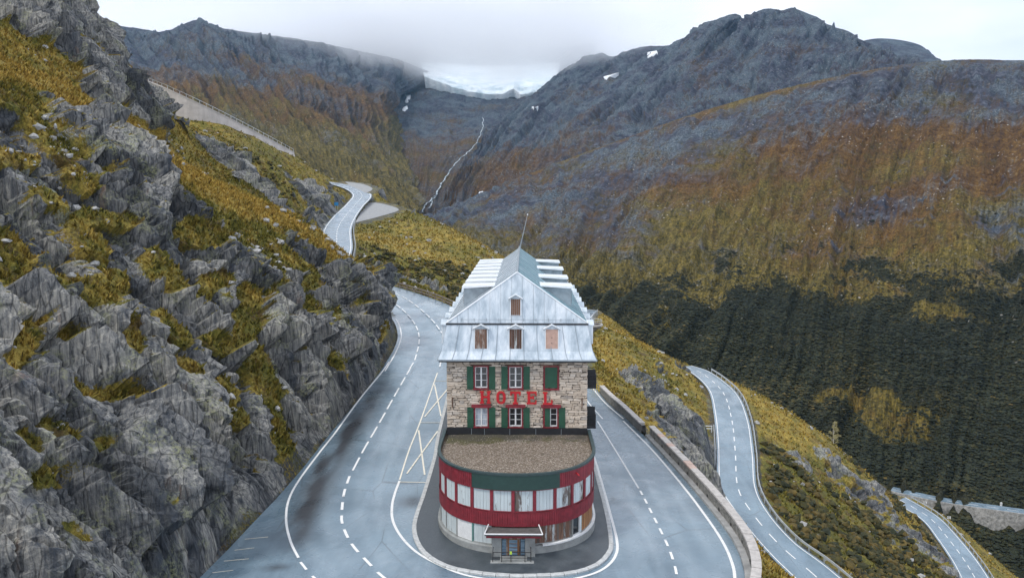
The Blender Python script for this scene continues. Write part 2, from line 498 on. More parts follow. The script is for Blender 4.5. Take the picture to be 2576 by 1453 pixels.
def near_road(x, y):
    """distance outside the nearest paved edge (negative on the road) and the level there"""
    D = np.full(len(x), 99.0)
    Z = np.zeros(len(x))
    inb = (y > 18) & (y < 106)
    fx = np.interp(y, FOOT[:, 0], FOOT[:, 1]); px_ = np.interp(y, PARA[:, 0], PARA[:, 1]) + 0.9
    d = np.where(inb, np.maximum(fx - x, x - px_), 99)
    mid = (y > 89) & (x > -6) & (x < 5)
    d = np.where(mid, 99, d)
    m = d < D
    D[m] = d[m]; Z[m] = zP(x, y)[m]
    for nm in 'ABCD':
        P = ROADS[nm]
        c = P[:, 1]; hw = np.linalg.norm(P[:, 2] - P[:, 0], axis=1) / 2
        m = (x > c[:, 0].min() - 14) & (x < c[:, 0].max() + 14) & (y > c[:, 1].min() - 10) & (y < c[:, 1].max() + 10)
        ix = np.nonzero(m)[0]
        for a in range(0, len(ix), 30000):
            q = ix[a:a + 30000]
            dd = (x[q, None] - c[None, :, 0]) ** 2 + (y[q, None] - c[None, :, 1]) ** 2
            j = dd.argmin(1)
            dq = np.sqrt(dd[np.arange(len(q)), j]) - hw[j]
            b = dq < D[q]
            D[q[b]] = dq[b]; Z[q[b]] = c[j[b], 2]
    for pad in PADS:
        q = np.array(pad); c = q.mean(0)
        pts = np.vstack([c + (q - c) * t for t in (0.25, 0.5, 0.75, 0.95)] + [c + ((q + np.roll(q, 1, 0)) / 2 - c) * t for t in (0.4, 0.7, 0.95)])
        m = np.nonzero((np.abs(x - c[0]) < 45) & (np.abs(y - c[1]) < 55))[0]
        if not len(m): continue
        dd = (x[m, None] - pts[None, :, 0]) ** 2 + (y[m, None] - pts[None, :, 1]) ** 2
        j = dd.argmin(1); dq = np.sqrt(dd[np.arange(len(m)), j]) - 4.0
        A_ = np.linalg.lstsq(np.c_[q[:, :2], np.ones(len(q))], q[:, 2], rcond=None)[0]
        b = dq < D[m]
        D[m[b]] = dq[b]; Z[m[b]] = (A_[0] * x[m] + A_[1] * y[m] + A_[2] + 0.4)[b]
    return D, Z

def blob(x, y, pts):
    v = np.zeros(len(x))
    for bx, by, r, a in pts:
        v = np.maximum(v, a * (1 - sstep(0.5 * r, r, np.hypot(x - bx, y - by))))
    return v

def img_blob(x, y, pts):
    return blob(x, y, [(*S(a, b, c)[:2], r, w_) for a, b, c, r, w_ in pts])

# foliation frame of the rock
E_T = np.array([0.58, -0.16, -0.80]); E_T /= np.linalg.norm(E_T)
E_S = np.array([0.25, 0.96, 0.0]); E_S -= E_T * (E_S @ E_T); E_S /= np.linalg.norm(E_S)
E_N = np.cross(E_T, E_S)

ZAMP = {'cliff': 1.0, 'upper': 0.8, 'right': 0.55}
LEDGES = [([(-40, 150), (60, 185), (120, 210), (200, 252), (300, 302), (350, 335), (420, 390), (480, 432), (560, 492), (650, 532), (720, 562)], 21, 0.95),
          ([(0, 95), (60, 130), (110, 150), (170, 182)], 30, 0.55), ([(200, 92), (260, 132), (330, 166), (382, 188)], 11, 0.7), ([(20, 240), (70, 262)], 16, 0.3),
          ([(425, 330), (480, 385), (540, 432)], 24, 0.4), ([(740, 575), (800, 610), (850, 645)], 16, 0.8), ([(480, 592), (560, 602), (630, 592)], 24, 0.2),
          ([(220, 540), (270, 550), (325, 562)], 18, 0.35), ([(10, 392), (90, 402)], 16, 0.55), ([(230, 612), (240, 622)], 18, 0.3), ([(630, 740), (625, 820), (650, 930), (690, 1050), (745, 1190)], 21, 0.25),
          ([(250, 995), (350, 1020), (405, 1065)], 25, 0.3), ([(110, 1195), (220, 1225)], 32, 0.15), ([(60, 865), (15, 930)], 22, 0.6), ([(330, 1250), (350, 1290)], 24, 0.2), ([(455, 915), (490, 930)], 17, 0.5),
          ([(840, 640), (905, 695)], 12, 0.9), ([(560, 700), (520, 720)], 18, 0.3), ([(770, 715), (800, 725)], 13, 0.25), ([(290, 690), (310, 700)], 12, 0.3), ([(455, 1460), (540, 1385), (640, 1300)], 16, 0.2),
          ([(955, 815), (968, 850)], 9, 0.7), ([(20, 830), (90, 820)], 10, 0.8), ([(600, 1040), (610, 1060)], 14, 0.25), ([(110, 760), (130, 790)], 13, 0.3), ([(690, 610), (740, 650), (780, 690)], 15, 0.3), ([(400, 790), (470, 850)], 13, 0.3), ([(320, 820), (330, 880)], 15, 0.25), ([(110, 1080), (170, 1100)], 18, 0.3), ([(420, 1240), (470, 1290)], 16, 0.2), ([(240, 1120), (300, 1150)], 15, 0.35), ([(560, 960), (590, 990)], 16, 0.3), ([(10, 1290), (60, 1330)], 20, 0.3), ([(520, 850), (560, 880)], 14, 0.4), ([(180, 430), (230, 470)], 13, 0.5), ([(180, 960), (230, 1010)], 14, 0.35), ([(40, 1100), (70, 1140)], 20, 0.2), ([(500, 1150), (530, 1170)], 14, 0.2), ([(430, 1080), (470, 1120)], 12, 0.3), ([(150, 850), (200, 880)], 15, 0.5), ([(20, 600), (60, 640)], 18, 0.25), ([(380, 640), (430, 690)], 15, 0.3), ([(170, 1330), (200, 1350)], 20, 0.2), ([(90, 480), (140, 500)], 14, 0.35), ([(690, 740), (720, 800)], 13, 0.3), ([(820, 730), (850, 790)], 9, 0.3)]
PADS = [[tuple(S(*q)) for q in ((893, 562, 222), (905, 535, 246), (918, 515, 275), (935, 511, 287), (970, 515, 278), (1003, 526, 258), (955, 545, 238))],
        [tuple(S(*q)) for q in ((868, 457, 352), (912, 462, 338), (937, 475, 318), (920, 484, 304), (898, 480, 312))]]

def land_patch(x0, x1, nx, y0, y1, ny, zone, xs=None, ys=None):
    xs = np.linspace(x0, x1, nx) if xs is None else xs
    ys = np.linspace(y0, y1, ny) if ys is None else ys
    nx, ny = len(xs), len(ys)
    X, Y = np.meshgrid(xs, ys)
    x, y = X.ravel(), Y.ravel()
    z = tps(x, y)
    D, Zr = near_road(x, y)
    width = np.where((x < -12) & (y < 125), 1.0, 2.6)
    t = sstep(0.0, 1.0, D / width)
    t = np.where(D <= 0, 0, t)
    z = (Zr - np.where(y > 150, 0.5, 0.22)) * (1 - t) + z * t
    Zg = z.reshape(ny, nx)
    gy, gx = np.gradient(Zg, ys, xs)
    nrm = np.stack([-gx.ravel(), -gy.ravel(), np.ones(len(x))], 1)
    nrm /= np.linalg.norm(nrm, axis=1)[:, None]
    P = np.stack([x, y, z], 1)
    warp = np.stack([fbm(P * 0.16 + 3, 3, 31), fbm(P * 0.16 + 70, 3, 41), fbm(P * 0.16 + 140, 3, 51)], 1)
    Q = P + warp * 0.8
    T, Sx, N = Q @ E_T, Q @ E_S, Q @ E_N
    steep = 1 - nrm[:, 2]
    big = fbm(np.stack([Sx / 13, T / 26, N / 13], 1), 4, 5)
    med = fbm(P / 3.4, 3, 15)
    if zone == 'cliff':
        rockf = 0.08 + big * 1.3 + med * 0.45 + 1.1 * (steep - 0.28)
        foot = sstep(16, 3, D) * 0.35 * sstep(0.2, 1.2, D)
        rockf += foot
        rockf += img_blob(x, y, [(300, 180, 132, 14, .8), (330, 215, 136, 12, .9), (200, 90, 124, 14, .55), (100, 30, 112, 16, .5)])
        # grassy ledges and gullies as surveyed (photo stations, half width in photo units, goldness)
        dP = P - CAM
        az_ = dP @ FW
        ix_, iy_ = 1288 + FPX * (dP @ RT) / az_, 726.5 - FPX * (dP @ UP) / az_
        band = np.zeros(len(x)); bgold = np.zeros(len(x))
        for pl, hw, gd_ in LEDGES:
            hw = hw * 1.3
            q = resample(pl, 12.0) if len(pl) > 1 else np.array(pl, float)
            bx0, by0 = q.min(0) - 3 * hw; bx1, by1 = q.max(0) + 3 * hw
            m = np.nonzero((ix_ > bx0) & (ix_ < bx1) & (iy_ > by0) & (iy_ < by1))[0]
            if not len(m): continue
            dd = np.full(len(m), 1e9)
            for c_ in q: dd = np.minimum(dd, (ix_[m] - c_[0]) ** 2 + ((iy_[m] - c_[1]) * 1.15) ** 2)
            v = 1 - sstep(0.55 * hw, 1.5 * hw, np.sqrt(dd) * (1 + 0.45 * med[m]))
            up_ = v > band[m]
            band[m[up_]] = v[up_]; bgold[m[up_]] = gd_
        rockf -= band * 1.25
        gold = 0.16 + 0.5 * fbm(P / 17, 3, 77)
        gold = gold * (1 - band) + (bgold + 0.25 * fbm(P / 9, 3, 78)) * band
    elif zone == 'upper':
        rockf = -0.55 + big * 0.9 + med * 0.5 + 2.0 * (steep - 0.25)
        rockf += img_blob(x, y, [(600, 415, 160, 10, 1.6), (560, 400, 164, 7, 1.2), (640, 455, 154, 7, 1.3), (815, 490, 215, 13, 1.3), (790, 460, 240, 12, 1.0), (720, 420, 225, 8, .9),
                                  (360, 230, 138, 12, 1.4), (540, 330, 195, 8, .9), (470, 340, 170, 7, .8), (1060, 560, 245, 8, .8), (1020, 545, 250, 6, .7), (360, 270, 150, 10, .9)])
        gold = 0.30 + 0.7 * fbm(P / 16, 4, 77) + 0.25 * sstep(-45, -20, x) * sstep(0, 14, z)
        gold -= img_blob(x, y, [(1140, 740, 160, 24, .8), (960, 670, 170, 12, .5), (1200, 690, 180, 18, .4)])
    else:
        rockf = -0.75 + big * 0.8 + med * 0.55 + 1.3 * (steep - 0.3)
        rockf += img_blob(x, y, [(1690, 1000, 122, 13, 1.9), (1740, 1050, 118, 10, 1.9), (1640, 990, 128, 9, 1.3), (1770, 1090, 114, 7, 1.8), (1560, 960, 120, 7, .9), (1690, 1110, 98, 6, 1.1), (1720, 1180, 92, 6, 1.3),
                                  (1870, 1480, 60, 3, .6), (2130, 1220, 136, 9, 1.2), (2200, 1270, 136, 8, 1.2), (2000, 1160, 126, 6, 1.1), (2330, 1400, 130, 10, 1.3), (2260, 1370, 125, 8, 1.0), (1700, 915, 158, 4, 1.0), (1650, 940, 148, 3, .9), (1600, 870, 160, 3, .8)])
        gold = 0.52 + 0.75 * fbm(P / 13, 4, 77) - 0.9 * sstep(0.25, 0.5, steep) * (fbm(P / 9, 2, 99) * .5 + .5)
        gold -= img_blob(x, y, [(2050, 1270, 116, 16, .55), (1960, 1240, 114, 10, .5), (2150, 1380, 112, 16, .55), (2050, 1400, 100, 12, .5), (2250, 1430, 118, 12, .4)])
    rm = sstep(-0.10, 0.12, rockf)
    # blocky, foliated relief along the surface normal
    disp = np.zeros(len(x))
    tint = np.zeros(len(x))
    sel = np.nonzero(rm > 0.01)[0]
    if len(sel):
        qs = Q[sel]; t_, s_, n_ = T[sel], Sx[sel], N[sel]
        dsum = 0; tn = 0
        for (lt, ls, ln, amp, tilt, saw, sd, wt) in ((22, 4.6, 4.2, 2.2, 2.0, 1.5, 3, .33), (8.5, 1.8, 1.6, 0.95, 1.1, 0.75, 13, .42), (3.0, 0.68, 0.62, 0.22, 0.32, 0.2, 23, .25)):
            f1, f2, rn, off = worley(np.stack([t_ / lt, s_ / ls, n_ / ln], 1), sd)
            g = (rn - 0.5) * 2
            cell = g[:, 0] * amp + tilt * off[:, 1] * np.sign(g[:, 2]) * (0.6 + np.abs(g[:, 2])) - saw * off[:, 0] * (0.7 + 0.6 * rn[:, 1])
            crack = 1 - sstep(0.0, 0.10, f2 - f1)
            dsum = dsum + cell - amp * 1.35 * crack
            tn = tn + wt * rn[:, 1]
        dsum = dsum + 0.10 * fbm(np.stack([t_ / 1.6, s_ / .4, n_ / .4], 1), 3, 61, 0.55, True)
        disp[sel] = (dsum * ZAMP[zone] + 0.5 * ZAMP[zone]) * rm[sel]
        tint[sel] = tn
    hum = fbm(P / 2.6, 3, 81) * 0.34 + fbm(P / 0.7, 2, 85) * 0.13
    disp += hum * (1 - rm) + big * 0.5
    disp *= sstep(0.1, 2.4, D)
    lim_ = 2.0 if zone == 'cliff' else 4.0
    disp = np.where(D < lim_, np.minimum(disp, np.maximum(D, 0) * (0.5 if zone == 'cliff' else 0.25)), disp)
    out = nrm.copy()
    out[:, 2] *= 0.75
    V = P + out * disp[:, None]
    VG = V.reshape(ny, nx, 3)
    du = np.gradient(VG, axis=1); dv = np.gradient(VG, axis=0)
    nn = np.cross(du, dv).reshape(-1, 3)
    nn /= np.linalg.norm(nn, axis=1)[:, None] + 1e-9
    # turf settles on the flat tops of the blocks
    flat = sstep(0.78, 0.93, nn[:, 2] + 0.10 * med) * sstep(0.75, 0.3, rockf)
    rock = rm * (1 - 0.9 * flat)
    rock = np.where(D < 0.9, np.maximum(rock, 0.55), rock)
    mask = np.stack([rock, np.clip(gold, 0, 1), np.clip((tint - 0.5) * 1.7 + 0.5, 0, 1), np.zeros(len(x))], 1)
    return V, grid_faces(ny, nx), mask, nn, D

def tufts(V, F, nn, mask, D, count, hmin, hmax, seed, box=None, green=False):
    """grass tussocks: three narrow leaning blades each, set on the turf only"""
    rg = np.random.default_rng(seed)
    ok = (mask[:, 0] + rg.normal(0, 0.12, len(mask)) < 0.5) & (D > 0.35)
    if box is not None: ok &= box
    fo = F[ok[F].all(1)]
    fc = fo[rg.integers(0, len(fo), count)]
    ix = fc[:, 0]
    a_, b_ = rg.random((count, 1)), rg.random((count, 1))
    b = V[fc[:, 0]] * (1 - a_) * (1 - b_) + V[fc[:, 1]] * a_ * (1 - b_) + V[fc[:, 2]] * a_ * b_ + V[fc[:, 3]] * (1 - a_) * b_
    n = nn[ix]
    gold = mask[ix, 1]
    vs, cs = [], []
    for k in range(4):
        a = rg.uniform(0, 2 * np.pi, count)
        hgt = rg.uniform(hmin, hmax, count)
        wd = hgt * rg.uniform(0.22, 0.4, count)
        side = np.stack([np.cos(a), np.sin(a), np.zeros(count)], 1) * wd[:, None]
        lean = np.stack([n[:, 0], n[:, 1], np.zeros(count)], 1) * 0.5 + rg.normal(0, 0.35, (count, 3)) * [1, 1, 0]
        tip = b + (np.array([0, 0, 1.0]) * 0.8 + lean) * hgt[:, None]
        base = b - np.array([0, 0, 0.06])
        vs.append(np.stack([base - side, base + side, tip], 1))
        c = np.stack([gold, rg.uniform(0, 1, count), np.zeros(count), np.ones(count)], 1)
        cs.append(np.repeat(c[:, None, :], 3, 1))
    Vt = np.concatenate(vs).reshape(-1, 3)
    Ct = np.concatenate(cs).reshape(-1, 4)
    return Vt, np.arange(len(Vt)).reshape(-1, 3), Ct

k = NM('grass_blades')
g_, r_, _, _ = k.attr('mask')
gr = k.ramp(r_, (0.0, (0.034, 0.038, 0.010)), (0.55, (0.125, 0.115, 0.02)), (1.0, (0.27, 0.235, 0.042)))
gd = k.ramp(r_, (0.0, (0.15, 0.09, 0.02)), (0.55, (0.39, 0.25, 0.048)), (1.0, (0.60, 0.43, 0.11)))
gx = k.math('ADD', g_, k.math('MULTIPLY', k.math('SUBTRACT', k.noise(k.wpos((1, 1, 0.6)), 0.55, 4, 0.72), 0.5), 3.4), True)
M_BLADE = k.out(k.mix(gx, gr, gd), 0.8, 0, 0.2)

def put_land(name, label, grass_name, grass_label, args, zone, ntuft, hh, seed, xs=None, ys=None):
    V, F, mask, nn, D = land_patch(*args, zone, xs, ys)
    o = add_obj(name, np_mesh(name, V, F, M_CLIFF, False, {'mask': mask}))
    tag(o, label, 'terrain', kind='structure')
    Vt, Ft, Ct = tufts(V, F, nn, mask, D, ntuft, *hh, seed)
    g = add_obj(grass_name, np_mesh(grass_name, Vt, Ft, M_BLADE, False, {'mask': Ct}))
    tag(g, grass_label, 'grass', kind='stuff')
    return V, F, mask, nn, D

def graded(a, b, s0, s1):
    """spacing growing from s0 at a to s1 at b"""
    out = [a]
    while out[-1] < b:
        t = (out[-1] - a) / (b - a)
        out.append(out[-1] + s0 + (s1 - s0) * t)
    return np.array(out)

cliff_x = -14.6 - graded(0, 95, 0.17, 0.36)
cliff_x = cliff_x[::-1]
cliff_y = graded(26, 152, 0.17, 0.40)
LAND_L = put_land('cliff', 'grey foliated rock cliff with grassy ledges left of the road', 'cliff_grass', 'golden and olive grass on the cliff ledges',
                  (0, 0, 0, 0, 0, 0), 'cliff', 46000, (0.22, 0.5), 11, cliff_x, cliff_y)
up_x = graded(-190, 14, 0.75, 0.55)
up_y = graded(150.2, 430, 0.5, 1.3)
LAND_U = put_land('hillside', 'grassy hillside with rock outcrops round the upper road', 'hillside_grass', 'yellow green grass on the hillside beyond the hotel',
                  (0, 0, 0, 0, 0, 0), 'upper', 30000, (0.3, 0.7), 12, up_x, up_y)
mid_x = graded(-14.8, 13.8, 0.5, 0.5)
mid_y = graded(88, 151, 0.5, 0.5)
LAND_M = put_land('saddle', 'grassy saddle between the two roads behind the hotel', 'saddle_grass', 'rough grass on the saddle behind the hotel',
                  (0, 0, 0, 0, 0, 0), 'upper', 3000, (0.25, 0.5), 13, mid_x, mid_y)
rt_x = graded(13.2, 215, 0.26, 1.1)
rt_y = graded(24, 345, 0.34, 1.1)
LAND_R = put_land('slope', 'steep golden grass slope with grey outcrops right of the hotel', 'slope_grass', 'golden autumn grass on the slope below the parapet',
                  (0, 0, 0, 0, 0, 0), 'right', 42000, (0.25, 0.6), 14, rt_x, rt_y)
# ================================================================== FAR MOUNTAINS
def mat_far(name):
    k = NM(name)
    grey, rust, green, v = k.attr('mask')
    su, sv, slab, _ = k.attr('grain')
    cmb = k.n('ShaderNodeCombineXYZ')
    k.l(su, cmb.inputs[0]); k.l(sv, cmb.inputs[1])
    def st(sx, sy):
        m = k.n('ShaderNodeMapping')
        m.inputs['Scale'].default_value = (sx, sy, 1)
        k.l(cmb.outputs[0], m.inputs['Vector'])
        return m.outputs[0]
    streak = k.noise(st(64, 8), 1.0, 5, 0.62, 0.3)
    streak2 = k.noise(st(260, 24), 1.0, 3, 0.65, 0.2)
    P = k.wpos()
    n1 = k.noise(P, 0.018, 4, 0.62)
    n2 = k.noise(P, 0.11, 4, 0.72)
    n3 = k.noise(P, 0.45, 2, 0.7)
    rockc = k.ramp(n2, (0.30, (0.010, 0.016, 0.027)), (0.5, (0.044, 0.052, 0.076)), (0.70, (0.15, 0.155, 0.185)))
    rockc = k.mix(k.ramp(streak, (0.40, 0.0), (0.60, 0.55)), rockc, (0.048, 0.046, 0.064))
    scree = k.ramp(n3, (0.30, (0.030, 0.046, 0.062)), (0.5, (0.082, 0.108, 0.128)), (0.72, (0.25, 0.28, 0.30)))
    rockc = k.mix(k.ramp(n1, (0.44, 0.0), (0.58, 0.8)), rockc, scree)
    rustc = k.ramp(k.math('ADD', k.math('MULTIPLY', streak, 0.32), k.math('MULTIPLY', k.mix(0.5, n2, n3), 0.68)), (0.38, (0.024, 0.012, 0.007)), (0.48, (0.080, 0.040, 0.014)), (0.57, (0.155, 0.086, 0.023)), (0.68, (0.27, 0.17, 0.055)))
    greenc = k.ramp(k.math('ADD', k.math('MULTIPLY', streak2, 0.5), k.math('MULTIPLY', n3, 0.5)), (0.38, (0.030, 0.026, 0.008)), (0.5, (0.10, 0.078, 0.017)), (0.62, (0.21, 0.155, 0.038)))
    a = k.math('ADD', rust, k.math('MULTIPLY', k.math('SUBTRACT', k.mix(0.55, streak, n2), 0.5), 2.0), True)
    c = k.mix(k.ramp(a, (0.22, 0.0), (0.78, 1.0)), greenc, rustc)
    g = k.math('ADD', grey, k.math('MULTIPLY', k.math('SUBTRACT', k.math('ADD', k.math('MULTIPLY', n2, 0.55), k.math('MULTIPLY', streak2, 0.45)), 0.5), 2.1), True)
    c = k.mix(k.ramp(g, (0.25, 0.0), (0.75, 1.0)), c, rockc)
    d = k.math('ADD', green, k.math('MULTIPLY', k.math('SUBTRACT', n2, 0.5), 1.3), True)
    c = k.mix(k.ramp(d, (0.45, 0.0), (0.6, 1.0)), c, k.ramp(n3, (0.35, (0.014, 0.016, 0.010)), (0.65, (0.045, 0.043, 0.02))))
    # scattered pale boulders
    bl = k.ramp(k.voro(P, 0.16), (0.08, 1.0), (0.17, 0.0))
    bl = k.math('MULTIPLY', bl, k.ramp(k.noise(P, 0.012, 3), (0.46, 0.0), (0.60, 0.9)))
    c = k.mix(bl, c, (0.42, 0.40, 0.37))
    k.bump(k.math('ADD', k.math('ADD', n2, k.math('MULTIPLY', n3, 0.35)), k.math('MULTIPLY', streak2, 0.6)), 0.9, 5.0)
    return k.out(c, 0.9, 0, 0.2)

M_FAR = mat_far('mountain_ground')

def interp_rows(pts, u):
    p = np.array([S(*q) for q in pts])
    t = np.linspace(0, 1, len(pts))
    return np.stack([np.interp(u, t, p[:, k]) for k in range(3)], 1)

def smooth_rows(pts, u):
    p = np.array([S(*q) for q in pts])
    q = np.vstack([2 * p[0] - p[1], p, 2 * p[-1] - p[-2]])
    k = np.clip(u, 0, 1) * (len(p) - 1)
    i = np.minimum(k.astype(int), len(p) - 2)
    t = (k - i)[:, None]
    a, b, c, d = q[i], q[i + 1], q[i + 2], q[i + 3]
    return 0.5 * ((2 * b) + (-a + c) * t + (2 * a - 5 * b + 4 * c - d) * t ** 2 + (-a + 3 * b - 3 * c + d) * t ** 3)

def mountain(name, label, rows, vs, nu, nv, gully, rough, colour, back=None, seed=0, crest_rough=0.0):
    """rows of surveyed points from the foot (first) to the crest (last)"""
    u = np.linspace(0, 1, nu)
    Rw = [smooth_rows(r, u) for r in rows]
    v = np.linspace(0, 1, nv)
    W = np.empty((nv, nu, 3))
    for k in range(3):
        A = np.stack([r[:, k] for r in Rw])
        if len(Rw) > 2:
            # smooth interpolation through the rows
            vv = np.array(vs)
            sl = np.gradient(A, vv, axis=0)
            for i in range(len(vv) - 1):
                m = (v >= vv[i]) & (v <= vv[i + 1])
                h = vv[i + 1] - vv[i]
                t = ((v[m] - vv[i]) / h)[:, None]
                W[m, :, k] = (2 * t**3 - 3 * t**2 + 1) * A[i] + (t**3 - 2 * t**2 + t) * h * sl[i] + (-2 * t**3 + 3 * t**2) * A[i + 1] + (t**3 - t**2) * h * sl[i + 1]
        else:
            t = v[:, None]
            W[:, :, k] = A[0] * (1 - t) + A[1] * t
    U, VV = np.meshgrid(u, v)
    du = np.gradient(W, axis=1); dv = np.gradient(W, axis=0)
    n = np.cross(du, dv); n /= np.linalg.norm(n, axis=2)[..., None] + 1e-9
    n = n * np.sign(n[..., 2:3] + 1e-9)
    P = W.reshape(-1, 3)
    uu, vv_ = U.ravel(), VV.ravel()
    wv = fbm(P / 160, 3, seed + 9) * 0.03
    g1 = fbm(np.stack([(uu + wv) * gully[0], vv_ * gully[1], np.zeros_like(uu)], 1), 4, seed + 1, 0.5, True)
    g2 = fbm(P / gully[3], 5, seed + 2, 0.55)
    g3 = fbm(P / (gully[3] * 0.13), 3, seed + 3, 0.6, True)
    damp = sstep(1.0, 0.93, vv_) * 0.92 + 0.08
    d = (g1 * gully[2] + g2 * rough + g3 * rough * 0.26) * damp
    V = P + n.reshape(-1, 3) * d[:, None]
    V[:, 2] += crest_rough * fbm(P / 30, 4, seed + 5, 0.6, True) * sstep(0.9, 1.0, vv_)
    F = grid_faces(nv, nu)
    mask = colour(uu, vv_, P, g1, g2)
    grain = np.stack([uu + 0.07 * vv_ * (1 - uu), vv_, g1 * .5 + .5, np.ones_like(uu)], 1)
    if back:
        last = V[-nu:].copy()
        ex = [last + np.array([0, back[0] * k, -back[1] * k * (0.6 + 0.4 * k)]) for k in (0.35, 1.0)]
        V = np.vstack([V] + ex)
        b = (nv - 1) * nu
        for e in range(2):
            a0 = np.arange(nu - 1) + b + e * nu
            F = np.vstack([F, np.stack([a0, a0 + 1, a0 + 1 + nu, a0 + nu], 1)])
        mask = np.vstack([mask, mask[-nu:], mask[-nu:]])
        grain = np.vstack([grain, grain[-nu:], grain[-nu:]])
    o = add_obj(name, np_mesh(name, V, F, M_FAR, True, {'mask': mask, 'grain': grain}))
    tag(o, label, 'mountain', kind='structure')
    return V, F, n.reshape(-1, 3), mask

def msk(grey, rust, green):
    return np.clip(np.stack([grey, rust, green, np.ones_like(grey)], 1), 0, 1)

# --- the slope across the valley on the right
r_foot = [(1010, 585, 980), (1130, 650, 720), (1300, 765, 530), (1450, 860, 450), (1750, 1090, 380), (2100, 1310, 325), (2450, 1490, 280), (2950, 1570, 250), (3600, 1620, 225)]
r_mid = [(1040, 568, 1090), (1190, 560, 920), (1400, 560, 790), (1620, 560, 730), (1920, 560, 660), (2220, 560, 610), (2530, 560, 560), (2940, 580, 530), (3500, 600, 500)]
r_crest = [(1075, 548, 1210), (1250, 470, 1185), (1500, 374, 1140), (1800, 270, 1080), (2089, 196, 1020), (2348, 155, 975), (2576, 154, 935), (2900, 170, 900), (3400, 200, 860)]
def col_right(u, v, P, g1, g2):
    sc = np.interp(u, np.linspace(0, 1, 9), [0.0, 0.02, 0.07, 0.15, 0.27, 0.30, 0.29, 0.29, 0.29])
    n = fbm(P / 70, 4, 201); n2 = fbm(P / 22, 3, 203)
    green = sstep(0.20, -0.12, v - sc - 0.12 * n - 0.16 * n2)
    green -= 0.8 * img_blob(P[:, 0], P[:, 1], [(2150, 1130, 395, 30, 1.0), (2250, 1170, 375, 22, .8), (2320, 1150, 385, 20, .45)])
    clump = sstep(0.25, 0.5, fbm(P / 38, 3, 207) - 2.2 * np.maximum(0, v - sc - 0.05)) * sstep(sc + 0.28, sc + 0.05, v)
    green = np.maximum(green * 0.98, clump * 0.7)
    left = sstep(0.52, 0.3, u)
    grey = 0.22 + left * (0.36 * sstep(0.25, 0.5, v) + 0.16 * g1) + (1 - left) * (0.55 * sstep(0.68, 0.86, v)) + 0.45 * n + 0.18 * n2
    grey -= 0.45 * sstep(0.93, 1.0, v) * sstep(0.66, 0.55, u)
    gp_ = img_blob(P[:, 0], P[:, 1], [(2150, 1130, 395, 34, 1.0), (2250, 1170, 375, 26, .9), (2320, 1150, 385, 22, .6)])
    grey -= gp_
    out = sstep(0.28, 0.45, fbm(P / 11, 4, 211)) * sstep(0.35, 0.45, v) * sstep(0.75, 0.6, v) * sstep(0.5, 0.6, u)
    grey += out * 0.38
    rust = 0.02 + 0.66 * sstep(0.28, 0.62, v) + 0.75 * fbm(P / 70, 4, 219)
    return msk(grey, rust, green)
MR = mountain('valley_slope', 'rust brown mountain slope across the valley on the right', [r_foot, r_mid, r_crest], [0, 0.5, 1], 560, 330, (58, 1.8, 9.0, 80), 7.5, col_right, (260, 150), 300)

# --- grey scree peak behind it
p_foot = [(1105, 560, 1290), (1140, 540, 1330), (1200, 520, 1360), (1290, 480, 1370), (1420, 440, 1360), (1600, 380, 1330), (1760, 320, 1310), (1900, 285, 1290), (2050, 245, 1260), (2200, 205, 1240), (2330, 190, 1220)]
p_mid = [(1225, 345, 2080), (1260, 325, 2080), (1330, 300, 2050), (1430, 290, 1980), (1540, 265, 1880), (1660, 240, 1760), (1790, 215, 1640), (1910, 200, 1580), (2060, 180, 1520), (2180, 165, 1450), (2290, 172, 1400)]
p_crest = [(1300, 252, 2950), (1392, 217, 2850), (1433, 181, 2750), (1510, 134, 2600), (1593, 124, 2450), (1686, 115, 2300), (1790, 57, 2060), (1852, 35, 1980), (1876, 50, 1960), (1929, 22, 1920), (1996, 22, 1880), (2089, 64, 1820)]
p_crest2 = [(1300, 252, 2950), (1392, 217, 2850), (1433, 181, 2750), (1469, 155, 2680), (1510, 134, 2600), (1541, 143, 2540), (1593, 124, 2450), (1634, 116, 2380), (1686, 115, 2300), (1728, 93, 2210), (1769, 67, 2110), (1810, 47, 2030), (1852, 35, 1980), (1873, 50, 1960), (1893, 36, 1940), (1929, 22, 1920), (1965, 27, 1900), (1996, 22, 1880), (2048, 41, 1840), (2089, 65, 1800), (2131, 78, 1770), (2162, 98, 1730), (2193, 111, 1700), (2229, 134, 1660), (2270, 157, 1600)]
def remap(rows, px_from, px_to):
    pass
def col_peak(u, v, P, g1, g2):
    n = fbm(P / 140, 4, 231); n2 = fbm(P / 40, 3, 233)
    grey = 0.62 + 0.42 * n + 0.25 * n2 + 0.25 * sstep(0.6, 1.0, v) - 0.5 * sstep(0.42, 0.1, v) * sstep(0.75, 0.2, u)
    rust = 0.85 + 0.3 * n2
    grey += 0.2
    return msk(grey, rust, np.zeros_like(u))
# bring foot and middle to the same number of stations as the crest
def restation(pts, n):
    p = np.array(pts, float)
    t = np.linspace(0, 1, len(p)); s = np.linspace(0, 1, n)
    return [tuple(np.interp(q, t, p[:, k]) for k in range(3)) for q in s]
MP = mountain('peak', 'bare grey scree peak standing behind the right slope', [restation(p_foot, 25), restation(p_mid, 25), p_crest2], [0, 0.5, 1], 420, 240, (44, 2.2, 22.0, 160), 18.0, col_peak, (400, 260), 330, 0.4)

# --- rounded shoulder seen far behind the peak
s_foot = [(2100, 240, 1900), (2250, 240, 1900), (2380, 240, 1900), (2520, 240, 1900), (2700, 240, 1900)]
s_crest = [(2140, 110, 2600), (2215, 97, 2600), (2310, 112, 2550), (2365, 153, 2500), (2480, 190, 2450)]
MS = mountain('far_shoulder', 'dark rounded shoulder on the skyline right of the peak', [s_foot, s_crest], [0, 1], 90, 50, (9, 2, 6, 160), 6.0, col_peak, (300, 200), 350, 0.0)

